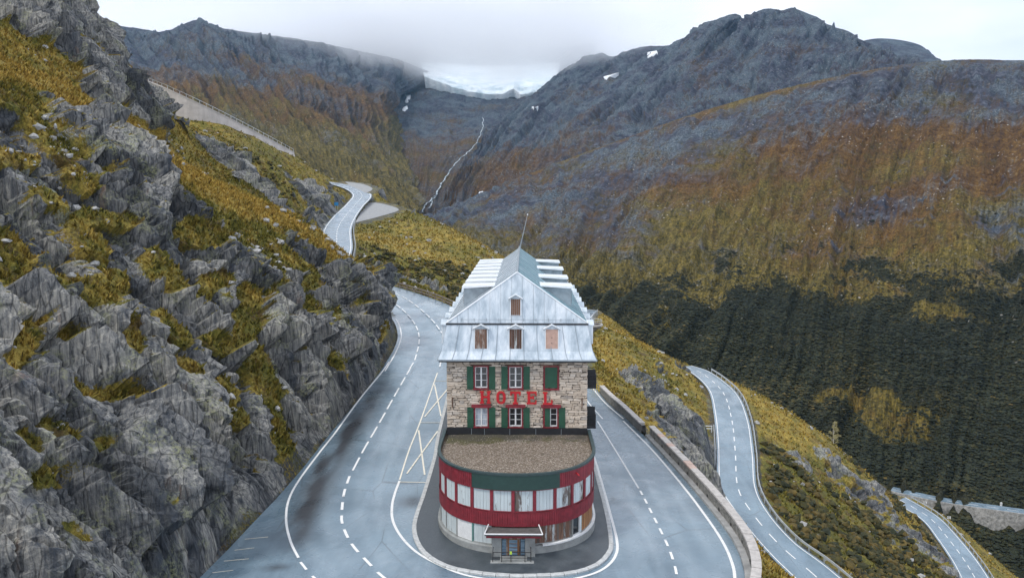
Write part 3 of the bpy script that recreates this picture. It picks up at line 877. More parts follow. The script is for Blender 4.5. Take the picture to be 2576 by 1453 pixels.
# --- long ridge on the left, its crest in cloud
l_foot = [(60, 430, 760), (250, 450, 780), (450, 470, 800), (640, 490, 840), (800, 505, 880), (890, 520, 930), (960, 535, 1000), (1010, 548, 1100), (1045, 545, 1220), (1045, 490, 1450), (1015, 400, 1800), (1000, 340, 2200)]
l_mid = [(60, 240, 1300), (230, 245, 1330), (400, 250, 1360), (520, 255, 1400), (620, 265, 1440), (700, 275, 1480), (760, 290, 1540), (820, 300, 1620), (880, 310, 1720), (930, 310, 1880), (965, 290, 2150), (990, 270, 2500)]
l_crest = [(120, 66, 2000), (240, 64, 2050), (330, 70, 2100), (412, 80, 2150), (490, 53, 2200), (545, 70, 2260), (620, 82, 2330), (700, 92, 2420), (800, 108, 2520), (900, 128, 2650), (1000, 150, 2800), (1090, 185, 3000)]
def col_left(u, v, P, g1, g2):
    n = fbm(P / 150, 4, 241); n2 = fbm(P / 45, 3, 243)
    grey = 0.12 + 0.72 * sstep(0.45, 0.85, v) + 0.55 * n + 0.2 * n2
    rust = 0.05 + 0.8 * sstep(0.25, 0.6, v) + 0.45 * n2
    green = 0.25 * sstep(0.1, 0.5, n)
    return msk(grey, rust, green)
ML = mountain('ridge', 'long dark brown ridge on the left with its crest in cloud', [l_foot, l_mid, l_crest], [0, 0.5, 1], 420, 240, (38, 2.2, 24.0, 180), 18.0, col_left, (400, 250), 360, 1.0)

# --- valley head under the glacier
h_rows = [[(960, 585, 1000), (1010, 580, 1020), (1060, 575, 1050), (1110, 570, 1080), (1160, 560, 1120)],
          [(1000, 485, 1430), (1040, 490, 1450), (1090, 492, 1450), (1150, 480, 1470), (1210, 465, 1500)],
          [(940, 352, 2080), (1040, 350, 2090), (1150, 350, 2100), (1240, 345, 2110), (1330, 320, 2150)],
          [(900, 300, 2460), (1030, 300, 2490), (1160, 298, 2500), (1290, 290, 2520), (1420, 270, 2560)],
          [(880, 235, 2780), (1030, 240, 2790), (1180, 250, 2800), (1310, 246, 2820), (1450, 215, 2880)],
          [(860, 110, 3500), (1000, 120, 3500), (1180, 130, 3500), (1330, 125, 3500), (1500, 110, 3500)]]
def col_head(u, v, P, g1, g2):
    n = fbm(P / 120, 4, 251); n2 = fbm(P / 35, 3, 253)
    return msk(0.35 + 0.5 * sstep(0.35, 0.6, v) + 0.5 * n + 0.2 * n2, 0.75 + 0.4 * n2, np.zeros_like(u))
MH = mountain('valley_head', 'rocky valley head rising to the glacier in the distance', h_rows, [0, 0.2, 0.45, 0.6, 0.72, 1], 170, 200, (12, 4, 12.0, 110), 16.0, col_head, (300, 100), 390)

def bvh_of(items):
    vs, fs, b = [], [], 0
    for V, F in items:
        vs.append(V); fs.append(F + b); b += len(V)
    return BVHTree.FromPolygons(np.vstack(vs).tolist(), np.vstack(fs).tolist())
FARB = bvh_of([(MP[0], MP[1]), (ML[0], ML[1]), (MH[0], MH[1]), (MR[0], MR[1])])
def drape(px, py, lift=1.0, tree=None):
    r = Vector(FW + RT * (px - 1288.0) / FPX - UP * (py - 726.5) / FPX)
    h = (tree or FARB).ray_cast(Vector(CAM), r.normalized())
    if h[0] is None: return None
    n = h[1] if h[1].z > 0 else -h[1]
    return h[0] + n * lift

# --- glacier tongue
k = NM('glacier_ice')
P_ = k.wpos((1, 1, 0.4))
n_ = k.noise(P_, 0.02, 6, 0.65, 0.5)
cv = k.noise(k.wpos((0.3, 1, 2.0)), 0.05, 5, 0.7)
c_ = k.ramp(n_, (0.3, (0.42, 0.55, 0.62)), (0.5, (0.72, 0.80, 0.84)), (0.7, (0.90, 0.93, 0.95)))
c_ = k.mix(k.ramp(cv, (0.6, 0.0), (0.72, 0.7)), c_, (0.28, 0.33, 0.36))
k.bump(cv, 0.8, 8)
M_ICE = k.out(c_, 0.6)
g_low = [(1068, 196, 2830), (1100, 207, 2810), (1140, 222, 2800), (1180, 233, 2790), (1230, 241, 2785), (1265, 240, 2785), (1292, 226, 2795), (1308, 241, 2785), (1340, 236, 2790), (1372, 231, 2800), (1394, 216, 2830)]
g_mid = [(1066, 190, 2880), (1100, 198, 2880), (1140, 206, 2880), (1180, 212, 2880), (1230, 216, 2880), (1265, 216, 2880), (1292, 213, 2880), (1308, 216, 2880), (1340, 214, 2880), (1372, 210, 2880), (1398, 206, 2880)]
g_top = [(1060, 158, 3180), (1090, 160, 3180), (1130, 162, 3180), (1170, 165, 3180), (1220, 166, 3180), (1260, 166, 3180), (1300, 166, 3180), (1320, 166, 3180), (1350, 164, 3180), (1380, 162, 3180), (1410, 158, 3180)]
u_ = np.linspace(0, 1, 160)
A0, A1, A2 = interp_rows(g_low, u_), interp_rows(g_mid, u_), interp_rows(g_top, u_)
rowsG = [A0 + np.array([0, 40, -45])] + [A0 * (1 - t) + A1 * t + np.array([0, 0, 6 * math.sin(t * 3.14)]) for t in np.linspace(0, 1, 16)] + [A1 * (1 - t) + A2 * t for t in np.linspace(0.08, 1, 20)]
VG = np.vstack(rowsG)
dn = fbm(VG / np.array([60, 60, 18.0]), 5, 401, 0.6, True)
VG = VG + np.stack([np.zeros(len(VG)), -dn * 9, dn * 5], 1)
o = add_obj('glacier', np_mesh('glacier', VG, grid_faces(len(rowsG), 160), M_ICE, True))
tag(o, 'white crevassed glacier tongue hanging under the cloud', 'glacier', kind='structure')

# --- snow patches lying in the gullies
M_SNOW = plain('old_snow', (0.82, 0.85, 0.88), 0.6, 0.08, 0.2)
snow = [([(1018, 240), (1032, 241), (1030, 250), (1024, 252), (1027, 258), (1018, 256), (1022, 247)], 'white snow patch in the gully below the left end of the glacier'),
        ([(1014, 272), (1024, 268), (1026, 274), (1018, 280), (1012, 278)], 'small snow patch just beneath the larger gully patch'),
        ([(1628, 134), (1652, 130), (1656, 135), (1640, 140), (1630, 147), (1626, 141)], 'white snow patch high on the left shoulder of the scree peak'),
        ([(1520, 195), (1545, 186), (1556, 184), (1545, 191), (1526, 199)], 'thin snow streak on the flank left of the scree peak'),
        ([(1336, 270), (1352, 268), (1350, 274), (1340, 275)], 'tiny snow patch below the right end of the glacier')]
for poly, lab in snow:
    c0 = np.mean(np.array(poly), axis=0)
    ring = [drape(*p, 3.0) for p in poly]
    mid = drape(*c0, 5.0)
    if mid is None or any(r is None for r in ring): continue
    low = [r - Vector((0, 0, 8)) for r in ring]
    n = len(ring)
    vs = [mid] + ring + low
    fs = [(0, 1 + i, 1 + (i + 1) % n) for i in range(n)] + [(1 + i, 1 + n + i, 1 + n + (i + 1) % n, 1 + (i + 1) % n) for i in range(n)]
    o = MB().add(vs, fs).build('snow_patch', M_SNOW, smooth=True)
    tag(o, lab, 'snow', kind='structure')

# --- stream
k = NM('white_water')
n_ = k.noise(k.wpos(), 0.12, 5, 0.7)
M_STREAM = k.out(k.ramp(n_, (0.42, (0.06, 0.09, 0.115)), (0.52, (0.34, 0.41, 0.45)), (0.66, (0.80, 0.84, 0.87))), 0.3)
def stream(pts, wd, name, label):
    q = resample([(a, b) for a, b in pts], 3.0)
    q = q + np.stack([2.4 * np.sin(np.arange(len(q)) * 0.9) * (0.4 + 0.6 * np.sin(np.arange(len(q)) * 0.31) ** 2), np.zeros(len(q))], 1) * 0.8
    L, Rr = [], []
    for i, (a, b) in enumerate(q):
        h = drape(a, b, 1.2)
        if h is None: continue
        wv = wd * (0.6 + 0.5 * abs(math.sin(i * 1.7)) + 0.5 * abs(math.sin(i * 0.43)))
        L.append(h - Vector((wv, 0, -0.3))); Rr.append(h + Vector((wv, 0, 0.3)))
    o = MB().strip([L, Rr]).build(name, M_STREAM)
    tag(o, label, 'stream', kind='structure')
stream([(1214, 296), (1216, 312), (1213, 325), (1207, 342), (1198, 360), (1186, 376), (1160, 398), (1140, 420), (1122, 445), (1108, 468), (1096, 490), (1080, 508), (1066, 520), (1062, 534)], 0.95, 'stream', 'white mountain stream tumbling down the distant valley')
stream([(1096, 490), (1090, 505), (1084, 516), (1078, 526)], 0.8, 'stream', 'short side branch of the stream at its lower end')

# --- alder scrub: one dark mass on the slope across the valley
k = NM('alder_scrub')
a_, b_, _, _ = k.attr('mask')
cc = k.ramp(a_, (0.0, (0.016, 0.021, 0.014)), (0.5, (0.036, 0.042, 0.022)), (0.85, (0.080, 0.072, 0.026)), (1.0, (0.16, 0.115, 0.036)))
M_SCRUB = k.out(k.mix(k.ramp(k.noise(k.wpos(), 1.6, 3, 0.7), (0.35, 0.55), (0.7, 0.0)), cc, (0.012, 0.014, 0.009)), 0.85, 0, 0.2)
def ico():
    p = (1 + 5 ** 0.5) / 2
    v = np.array([(-1, p, 0), (1, p, 0), (-1, -p, 0), (1, -p, 0), (0, -1, p), (0, 1, p), (0, -1, -p), (0, 1, -p), (p, 0, -1), (p, 0, 1), (-p, 0, -1), (-p, 0, 1)], float)
    v /= np.linalg.norm(v[0])
    f = np.array([(0, 11, 5), (0, 5, 1), (0, 1, 7), (0, 7, 10), (0, 10, 11), (1, 5, 9), (5, 11, 4), (11, 10, 2), (10, 7, 6), (7, 1, 8), (3, 9, 4), (3, 4, 2), (3, 2, 6), (3, 6, 8), (3, 8, 9), (4, 9, 5), (2, 4, 11), (6, 2, 10), (8, 6, 7), (9, 8, 1)])
    return v, f
ICO_V, ICO_F = ico()
OCT_V = np.array([(1, 0, 0), (0, 1, 0), (-1, 0, 0), (0, -1, 0), (0, 0, 1.0), (0, 0, -0.6)], float)
OCT_F = np.array([(0, 1, 4), (1, 2, 4), (2, 3, 4), (3, 0, 4), (1, 0, 5), (2, 1, 5), (3, 2, 5), (0, 3, 5)])
def scrub(name, label, pts, size, seed, tone=None, flat=0.75, BV=None, BF=None):
    BV = OCT_V if BV is None else BV
    BF = OCT_F if BF is None else BF
    nb = len(BV)
    rg = np.random.default_rng(seed)
    n = len(pts)
    s = size * rg.uniform(0.55, 1.35, n)
    jit = rg.uniform(0.55, 1.35, (n, nb, 1))
    ang = rg.uniform(0, 6.28, n)
    c, s_ = np.cos(ang), np.sin(ang)
    v = BV[None] * jit * np.array([1.15, 1.15, flat]) * s[:, None, None]
    vx = v[..., 0] * c[:, None] - v[..., 1] * s_[:, None]
    vy = v[..., 0] * s_[:, None] + v[..., 1] * c[:, None]
    V = np.stack([vx, vy, v[..., 2]], 2) + pts[:, None, :] + np.array([0, 0, 0.35])[None, None] * s[:, None, None]
    F = (BF[None] + (np.arange(n) * nb)[:, None, None]).reshape(-1, 3)
    t = rg.uniform(0, 1, n) if tone is None else tone
    t = np.clip(t + rg.normal(0, 0.2, n), 0, 1)
    M = np.stack([t, t, t, np.ones(n)], 1)
    o = add_obj(name, np_mesh(name, V.reshape(-1, 3), F, M_SCRUB, False, {'mask': np.repeat(M[:, None], nb, 1).reshape(-1, 4)}))
    return tag(o, label, 'shrubs', kind='stuff')

rg = np.random.default_rng(55)
Vr, gr_ = MR[0][:560 * 330], MR[3][:560 * 330, 2]
# equal-area weight: cells grow with distance
Wg = Vr.reshape(330, 560, 3)
area = np.linalg.norm(np.cross(np.gradient(Wg, axis=1), np.gradient(Wg, axis=0)), axis=2).ravel()
dist = np.linalg.norm(Vr - CAM, axis=1)
prob = np.where(gr_ > 0.2, gr_ ** 2.2, 0.0) * area / np.maximum(dist, 300) ** 0.7
fx = (Vr - CAM) @ RT / ((Vr - CAM) @ FW)
prob *= (np.abs(fx) < 0.85)
prob /= prob.sum()
NS = 72000
ix = rg.choice(len(Vr), NS, p=prob)
ix = np.minimum(ix, len(Vr) - 562)
ra_, rb_ = rg.random((NS, 1)), rg.random((NS, 1))
pts = Vr[ix] * (1 - ra_) * (1 - rb_) + Vr[ix + 1] * ra_ * (1 - rb_) + Vr[ix + 560] * (1 - ra_) * rb_ + Vr[ix + 561] * ra_ * rb_
okp = np.linalg.norm(pts - Vr[ix], axis=1) < 40
tone = 0.34 + 0.55 * fbm(pts / 45, 4, 471) + 0.12 * rg.random(NS)
SCRUB_PTS = (pts, tone)
# ================================================================== ROADS
def mat_asphalt(name):
    k = NM(name)
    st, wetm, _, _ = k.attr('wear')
    P = k.wpos()
    big = k.noise(P, 0.16, 4, 0.6)
    band = k.noise(k.wpos((1.0, 0.12, 1.0)), 0.55, 4, 0.6, 0.6)
    fine = k.noise(P, 6.0, 5, 0.8)
    c = k.ramp(big, (0.32, (0.080, 0.138, 0.185)), (0.68, (0.185, 0.278, 0.345)))
    c = k.mix(k.ramp(band, (0.42, 0.0), (0.66, 0.55)), c, (0.24, 0.335, 0.40))
    c = k.mix(k.ramp(fine, (0.35, 0.28), (0.65, 0.0)), c, (0.07, 0.08, 0.09))
    c = k.mix(k.math('MULTIPLY', wetm, 0.30), c, (0.33, 0.41, 0.46))
    c = k.mix(st, c, (0.028, 0.032, 0.038))  # mask holds the painted cliff reflection and the patched spots
    # worn tar joints and repaired patches
    cr = k.voro(k.wpos((0.22, 0.10, 0.2)), 1.0, 'DISTANCE_TO_EDGE')
    crk = k.math('MULTIPLY', k.ramp(cr, (0.0, 0.6), (0.012, 0.0)), k.ramp(big, (0.45, 0.0), (0.6, 1.0)))
    c = k.mix(crk, c, (0.04, 0.045, 0.05))
    wet = k.ramp(k.noise(P, 0.28, 4, 0.62, 0.5), (0.38, 0.0), (0.62, 1.0))
    rg = k.ramp(wet, (0.0, 0.46), (1.0, 0.25))
    k.bump(k.math('ADD', fine, k.math('MULTIPLY', big, 0.4)), 0.14, 0.02)
    k.set(k.b.inputs['Coat Weight'], k.math('SUBTRACT', 0.95, k.math('MULTIPLY', st, 0.8), True))
    k.b.inputs['Coat IOR'].default_value = 1.36
    k.set(k.b.inputs['Coat Roughness'], k.ramp(wet, (0.0, 0.34), (1.0, 0.16)))
    return k.out(c, rg, 0, 0.5)
M_ROAD = mat_asphalt('wet_asphalt')
k = NM('road_paint')
f_ = k.noise(k.wpos(), 2.2, 6, 0.75)
M_PAINT = k.out(k.ramp(f_, (0.30, (0.40, 0.42, 0.43)), (0.42, (0.80, 0.80, 0.78))), 0.45)
k = NM('old_yellow_paint')
f_ = k.noise(k.wpos(), 2.5, 6, 0.75)
M_YPAINT = k.out(k.ramp(f_, (0.32, (0.45, 0.42, 0.36)), (0.46, (0.84, 0.79, 0.66))), 0.5)

def plateau():
    ys = np.arange(22, 88.5, 0.8)
    t = np.linspace(0, 1, 130)
    fx = np.interp(ys, FOOT[:, 0], FOOT[:, 1]); rx = np.interp(ys, PARA[:, 0], PARA[:, 1]) + 0.2
    X = fx[:, None] * (1 - t) + rx[:, None] * t
    Y = np.repeat(ys[:, None], 130, 1)
    V = np.stack([X.ravel(), Y.ravel(), zP(X.ravel(), Y.ravel())], 1)
    # cliff's dark reflection painted down the uphill lane, patched spot by the kerb
    x, y = V[:, 0], V[:, 1]
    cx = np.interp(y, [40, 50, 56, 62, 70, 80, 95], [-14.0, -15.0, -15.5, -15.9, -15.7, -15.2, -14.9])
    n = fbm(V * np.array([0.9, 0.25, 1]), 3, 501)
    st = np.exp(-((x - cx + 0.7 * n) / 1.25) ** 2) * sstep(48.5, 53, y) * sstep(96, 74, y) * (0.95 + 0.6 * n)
    st = np.maximum(st, 0.9 * np.exp(-(((x + 7.9) / 1.0) ** 2 + ((y - 57.6) / 0.9) ** 2)))
    st = np.maximum(st, 0.8 * np.exp(-(((x - 7.6) / 0.35) ** 2 + ((y - 60.0) / 0.5) ** 2)))
    st = np.maximum(st, 0.75 * np.exp(-(((x + 15.2) / 0.8) ** 2 + ((y - 47.6) / 0.35) ** 2)))
    cA = np.interp(y, [40, 46.5, 51, 55.6, 59, 62.5, 74.8, 93.5], [-4, -8.3, -11.2, -12.9, -13.5, -13.7, -13.4, -12.6])
    cB = np.interp(y, [40, 47, 51.3, 63, 75, 88], [8.5, 10.1, 10.3, 10.05, 9.5, 8.8])
    tr = np.zeros(len(x))
    for c_, offs in ((cA, (-2.9, -1.3, 1.2, 2.7)), (cB, (-2.5, -1.0, 1.1, 2.7))):
        for o_ in offs: tr = np.maximum(tr, np.exp(-((x - c_ - o_ + 0.15 * n) / 0.34) ** 2) * (0.75 + 0.6 * n))
    W = np.stack([np.clip(st, 0, 1), np.clip(tr, 0, 1), n, np.ones(len(x))], 1)  # first channel: painted reflection and patches; second: wheel tracks
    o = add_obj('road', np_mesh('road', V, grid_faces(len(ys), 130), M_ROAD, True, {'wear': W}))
    return tag(o, 'wet grey asphalt hairpin road wrapping round the hotel', 'road', kind='structure')
ROAD0 = plateau()

def road_strip(nm, pairs, label, lift=0.0):
    G = strip_pts(pairs, 1.0, 9)
    V = G.reshape(-1, 3).copy(); V[:, 2] += lift
    W = np.zeros((len(V), 4)); W[:, 3] = 1
    o = add_obj('road', np_mesh('road', V, grid_faces(len(G), 9)[:, ::-1], M_ROAD, True, {'wear': W}))
    return tag(o, label, 'road', kind='structure'), G
RA, GA = road_strip('A', ROAD_A, 'wet road climbing left behind the cliff and up the hillside')
RB, GB = road_strip('B', ROAD_B, 'road running downhill behind the right side of the hotel')
RC, GC = road_strip('C', ROAD_C, 'lower road level with dashed centre line below the rocky knoll')
RD, GD = road_strip('D', ROAD_D, 'lowest visible road bend at the bottom right corner')

def line_z(pts2, zf):
    return [(x, y, zf(x, y)) for x, y in pts2]
def paint_line(parent, pts, wd, dash=None, mat=None, name='edge_line', lift=0.02):
    """pts xyz; one object per painted piece"""
    p = resample(pts, 0.4)
    if parent is ROAD0: p[:, 2] = zP(p[:, 0], p[:, 1])
    L = np.concatenate([[0], np.cumsum(np.linalg.norm(np.diff(p, axis=0), axis=1))])
    d = np.gradient(p, axis=0); d[:, 2] = 0; d /= np.linalg.norm(d, axis=1)[:, None] + 1e-9
    sd = np.stack([-d[:, 1], d[:, 0], np.zeros(len(d))], 1)
    segs = [(0, L[-1])] if dash is None else [(s, min(s + dash[0], L[-1])) for s in np.arange(0, L[-1], dash[0] + dash[1])]
    for a, b in segs:
        if b - a < 0.3: continue
        n = max(2, int((b - a) / 0.5) + 1)
        s = np.linspace(a, b, n)
        c = np.stack([np.interp(s, L, p[:, k]) for k in range(3)], 1)
        q = np.stack([np.interp(s, L, sd[:, k]) for k in range(3)], 1)
        c[:, 2] += lift
        MB().strip([[tuple(v) for v in c - q * wd / 2], [tuple(v) for v in c + q * wd / 2]]).build(name, mat or M_PAINT, parent)
fA = lambda x, y: float(zA(y)); fB = lambda x, y: float(zB(y)); fP = lambda x, y: float(zP(np.array([x]), np.array([y]))[0])
# hairpin markings
paint_line(ROAD0, line_z([(-15.55, 92), (-15.75, 88), (-16.5, 80), (-17.1, 70.5), (-17.4, 66.4), (-17.65, 61), (-17.45, 57.6), (-16.6, 54.2), (-15.4, 51.2), (-14.2, 48.9)], fA), 0.17)
paint_line(ROAD0, line_z([(-13.9, 48.3), (-12.5, 46.3), (-10.5, 44.2), (-8, 42.6)], fA), 0.17, (1.2, 1.0), name='lane_dash')
paint_line(ROAD0, line_z([(-12.65, 90), (-12.9, 84.4), (-13.3, 74.8), (-13.6, 68.2), (-13.7, 62.5)], fA), 0.17, (2.6, 0.9), name='lane_dash')
paint_line(ROAD0, line_z([(-13.72, 62.0), (-13.5, 59), (-12.9, 55.6), (-12.4, 53.7), (-11.2, 51), (-9.5, 48.3), (-8.1, 46.3), (-5.8, 43.8), (-3, 42)], fA), 0.2, (1.35, 0.95), name='lane_dash')
paint_line(ROAD0, line_z([(-9.5, 61.2), (-9.52, 59), (-9.4, 57), (-8.95, 54.5), (-7.95, 52), (-6.5, 49.7), (-4.7, 47.9), (-2.8, 46.6), (0, 45.9), (2.2, 46.0), (3.9, 46.4), (5.5, 47.5), (6.55, 49.4), (6.95, 51.9), (7.05, 57.1), (7.15, 64.9), (7.2, 73), (7.0, 84)], fP), 0.19)
paint_line(ROAD0, line_z([(-9.35, 88), (-9.45, 75), (-9.6, 67.4), (-9.52, 61.4)], fA), 0.13, mat=M_YPAINT, name='bay_line')
for a, b in (((-9.5, 61.0), (-7.35, 60.9)), ((-9.5, 73.6), (-7.45, 73.6)), ((-9.4, 85.3), (-7.4, 85.3))):
    paint_line(ROAD0, line_z([a, b], fA), 0.12, mat=M_YPAINT, name='bay_line', lift=0.022)
for a, b in (((-9.35, 71.8), (-7.6, 62.3)), ((-9.1, 62.5), (-7.55, 71.6)), ((-9.25, 84.2), (-7.6, 75.2)), ((-9.2, 75.0), (-7.5, 83.6))):
    paint_line(ROAD0, line_z([a, b], fA), 0.14, mat=M_YPAINT, name='bay_line', lift=0.028 if a[1] > b[1] else 0.034)
paint_line(ROAD0, line_z([(8.9, 87.5), (9.5, 75), (10.05, 63)], fB), 0.16)
paint_line(ROAD0, line_z([(10.08, 62.4), (10.2, 57.2), (10.3, 51.3), (10.1, 47), (9.4, 44)], fB), 0.17, (1.1, 0.95), name='lane_dash')
paint_line(ROAD0, line_z([(11.85, 87.6), (12.2, 84.3), (13.1, 75.3), (13.7, 66.1), (14.05, 58.5), (14.2, 53.1), (14.05, 49.4), (13.6, 46.5), (12.4, 43), (10.5, 40)], fB), 0.2)
for kx in range(4):      # ticks along the lay-by edge
    y0 = 46.8 + kx * 1.55
    x0 = float(np.interp(y0, FOOT[:, 0], FOOT[:, 1]))
    paint_line(ROAD0, line_z([(x0 + 0.5, y0), (x0 + 1.7 + 0.3 * (kx % 2), y0 + 0.35)], fA), 0.07, mat=M_YPAINT, name='bay_line')
# pale drain kerb along the cliff foot
def along(G, t, i0=0, i1=None):
    q = G[i0:i1]
    return [tuple(v) for v in q[:, 0] * (1 - t) + q[:, -1] * t]
paint_line(RA, along(GA, 0.05, 1, 40)[::3], 0.17)
paint_line(RA, [(-12.7, 89.5, zA(89.5)), (-12.6, 93.5, 3.92), (-13.2, 101.5, 4.9), (-15, 109, 5.8), (-18.6, 117.7, 6.85), (-24.3, 127.5, 7.85), (-29, 133.5, 8.5)], 0.17, (2.2, 0.9), name='lane_dash', lift=0.05)
paint_line(RA, [(-9.3, 90, zA(90)), (-9.6, 99.9, 4.7), (-10.9, 105.1, 5.35), (-13.4, 112.2, 6.2), (-18.2, 123, 7.25), (-24, 131, 8.1), (-28.5, 136.2, 8.62)], 0.17, (2.2, 0.9), name='lane_dash', lift=0.06)
n0 = 62
paint_line(RA, along(GA, 0.06, n0, -8)[::4], 0.2); paint_line(RA, along(GA, 0.94, n0, -8)[::4], 0.2)
paint_line(RA, along(GA, 0.5, n0, -8)[::4], 0.16, (3, 1.5), name='lane_dash')
paint_line(RB, along(GB, 0.62, 1, 60)[::3], 0.16); paint_line(RB, along(GB, 0.94, 1)[::3], 0.2)
paint_line(RC, along(GC, 0.06)[::3], 0.13); paint_line(RC, along(GC, 0.94)[::3], 0.13)
paint_line(RC, along(GC, 0.5)[::3], 0.16, (2.0, 2.0), name='lane_dash')
paint_line(RD, along(GD, 0.07)[::3], 0.16); paint_line(RD, along(GD, 0.93)[::3], 0.16)
paint_line(RD, along(GD, 0.5)[::3], 0.17, (2.2, 1.8), name='lane_dash')

# lay-bys beside the upper road
k = NM('pale_gravel')
M_GRAVEL = k.out(k.ramp(k.noise(k.wpos(), 0.9, 6, 0.7), (0.3, (0.22, 0.23, 0.235)), (0.7, (0.36, 0.36, 0.35))), 0.75)
def sheet(name, label, poly, mat, dz=0.0, cat='road'):
    o = MB().add([(x, y, z + dz) for x, y, z in poly], [tuple(range(len(poly)))]).build(name, mat)
    return tag(o, label, cat, kind='structure')
def pad_sheet(pad, label):
    q = np.array(pad); A_ = np.linalg.lstsq(np.c_[q[:, :2], np.ones(len(q))], q[:, 2], rcond=None)[0]
    r = resample(np.vstack([q, q[:1]]), 2.0)[:-1]
    sheet('layby', label, [(x, y, A_[0] * x + A_[1] * y + A_[2]) for x, y, _ in r], M_GRAVEL, -0.02)
pad_sheet(PADS[0], 'pale lay-by beside the upper road bend')
pad_sheet(PADS[1], 'pale paved tip where the upper road turns left out of sight')

# ---------------------------------------------------------------- pavement island and kerb stones
ISL = [(-7.45, 86), (-7.35, 71), (-7.15, 65.7), (-7.2, 59.7), (-7.3, 55.7), (-7.2, 53.1), (-6.6, 50.8), (-5.6, 48.95), (-3.9, 47.45), (-1.2, 46.65), (1.4, 46.55), (3.6, 46.95), (5.2, 48.0), (6.15, 49.7), (6.5, 51.4), (6.75, 56.3), (6.85, 63.8), (6.95, 72), (6.8, 86)]
isl = resample(ISL, 0.85)
k = NM('pavement_tar')
f_ = k.noise(k.wpos(), 0.7, 5, 0.65)
g2_ = k.noise(k.wpos(), 7, 4, 0.8)
M_PAVE = k.out(k.mix(k.ramp(g2_, (0.4, 0.35), (0.6, 0.0)), k.ramp(f_, (0.3, (0.045, 0.058, 0.068)), (0.7, (0.105, 0.122, 0.134))), (0.03, 0.035, 0.04)), k.ramp(f_, (0.35, 0.35), (0.65, 0.55)), 0, 0.5)
cen = [(0.0, y) for y in isl[:, 1]]
rows = []
for t in np.linspace(0, 0.985, 12):
    rows.append([(x * (t) + 0 * (1 - t), y * t + (max(y, 58.0)) * (1 - t), fP(x * t, y * t + max(y, 58.0) * (1 - t)) + 0.12) for x, y in isl])
o = MB().strip(rows).build('pavement', M_PAVE)
tag(o, 'dark tarmac pavement island round the hotel front', 'pavement', kind='structure')
M_KERB = plain('kerb_granite', (0.50, 0.51, 0.50), 0.6, 0.2, 4.0)
kb = tag(bpy.data.objects.new('kerb', None), 'pale granite kerb stones edging the hotel pavement', 'kerb', kind='structure')
COL.objects.link(kb)
kme = None
for i in range(len(isl) - 1):
    a, b = isl[i], isl[i + 1]
    L = float(np.hypot(*(b - a)))
    if kme is None:
        mb = MB()
        mb.prism([(-0.5, -0.15, -0.25), (-0.5, 0.15, -0.25), (-0.5, 0.15, 0.145), (-0.5, -0.10, 0.145), (-0.5, -0.15, 0.11)], (1, 0, 0))
        kme = mb.mesh('kerb_stone', M_KERB)
    s = add_obj('kerb_stone', kme, kb)
    mx_, my_ = (a + b) / 2
    s.location = (mx_, my_, fP(mx_, my_) + random.uniform(-0.008, 0.012))
    s.rotation_euler = (0, math.atan2(fP(*a) - fP(*b), L), math.atan2(b[1] - a[1], b[0] - a[0]))
    s.scale = ((L - 0.025), 1, 1)

# ---------------------------------------------------------------- parapet
k = NM('parapet_stone')
f_ = k.noise(k.wpos(), 2.4, 6, 0.7)
v_ = k.voro(k.wpos((1.0, 1.6, 3.0)), 1.1, 'DISTANCE_TO_EDGE')
c_ = k.ramp(f_, (0.3, (0.10, 0.097, 0.09)), (0.55, (0.235, 0.228, 0.21)), (0.75, (0.36, 0.35, 0.325)))
c_ = k.mix(k.ramp(v_, (0.0, 0.8), (0.05, 0.0)), c_, (0.07, 0.068, 0.062))
k.bump(k.math('ADD', f_, k.ramp(v_, (0.0, 0.0), (0.06, 1.0))), 0.6, 0.06)
M_PARA = k.out(c_, 0.85)
M_COPE = plain('coping_stone', (0.46, 0.43, 0.40), 0.8, 0.22, 2.5)
M_COPE2 = plain('warm_coping_stone', (0.50, 0.37, 0.31), 0.8, 0.22, 2.5)
def parapet(pts, label, h, off):
    p = resample(pts, 0.6)
    d = np.gradient(p, axis=0); d /= np.linalg.norm(d, axis=1)[:, None]
    n = np.stack([d[:, 1], -d[:, 0]], 1)
    if n[0, 0] < 0: n = -n
    z = zB(p[:, 1])
    t = empty('parapet', (float(p[0, 0]), float(p[0, 1]), float(z[0])), label, 'wall')
    org = t.location
    i0 = p + n * off; i1 = p + n * (off + 0.46); i2 = p + n * (off + 0.6)
    rows = [[(*q, zz - 0.3) for q, zz in zip(i0, z)], [(*q, zz + h) for q, zz in zip(i0 + n * 0.04, z)], [(*q, zz + h) for q, zz in zip(i1, z)], [(*q, zz - 4.0) for q, zz in zip(i2 + n * 0.3, z)]]
    MB(org).strip(rows).build('wall_body', M_PARA, t)
    # coping stones one by one
    step = 2
    for i in range(0, len(p) - step, step):
        j = i + step
        a0, a1 = i0[i] - n[i] * 0.07, i1[i] + n[i] * 0.07
        b0, b1 = i0[j] - n[j] * 0.07, i1[j] + n[j] * 0.07
        g = (b0 - a0) * 0.018
        za, zb = z[i] + h + 0.004, z[j] + h + 0.004
        tk = 0.15 + random.uniform(-0.012, 0.012)
        MB(org).prism([(*(a0 + g), za), (*(a1 + g), za), (*(b1 - g), zb), (*(b0 - g), zb)], (0, 0, tk)).build('coping_stone', M_COPE2 if random.random() < (0.3 if h > 0.9 else 0.08) and 62 < p[i, 1] < 79 else M_COPE, t)
    return t, p, n, z
pa = parapet([(10.75, 103.8), (11.4, 97), (12.2, 90.3), (13.0, 81.6)], 'weathered stone parapet, farther section beside the hotel balconies', 0.95, 0.0)
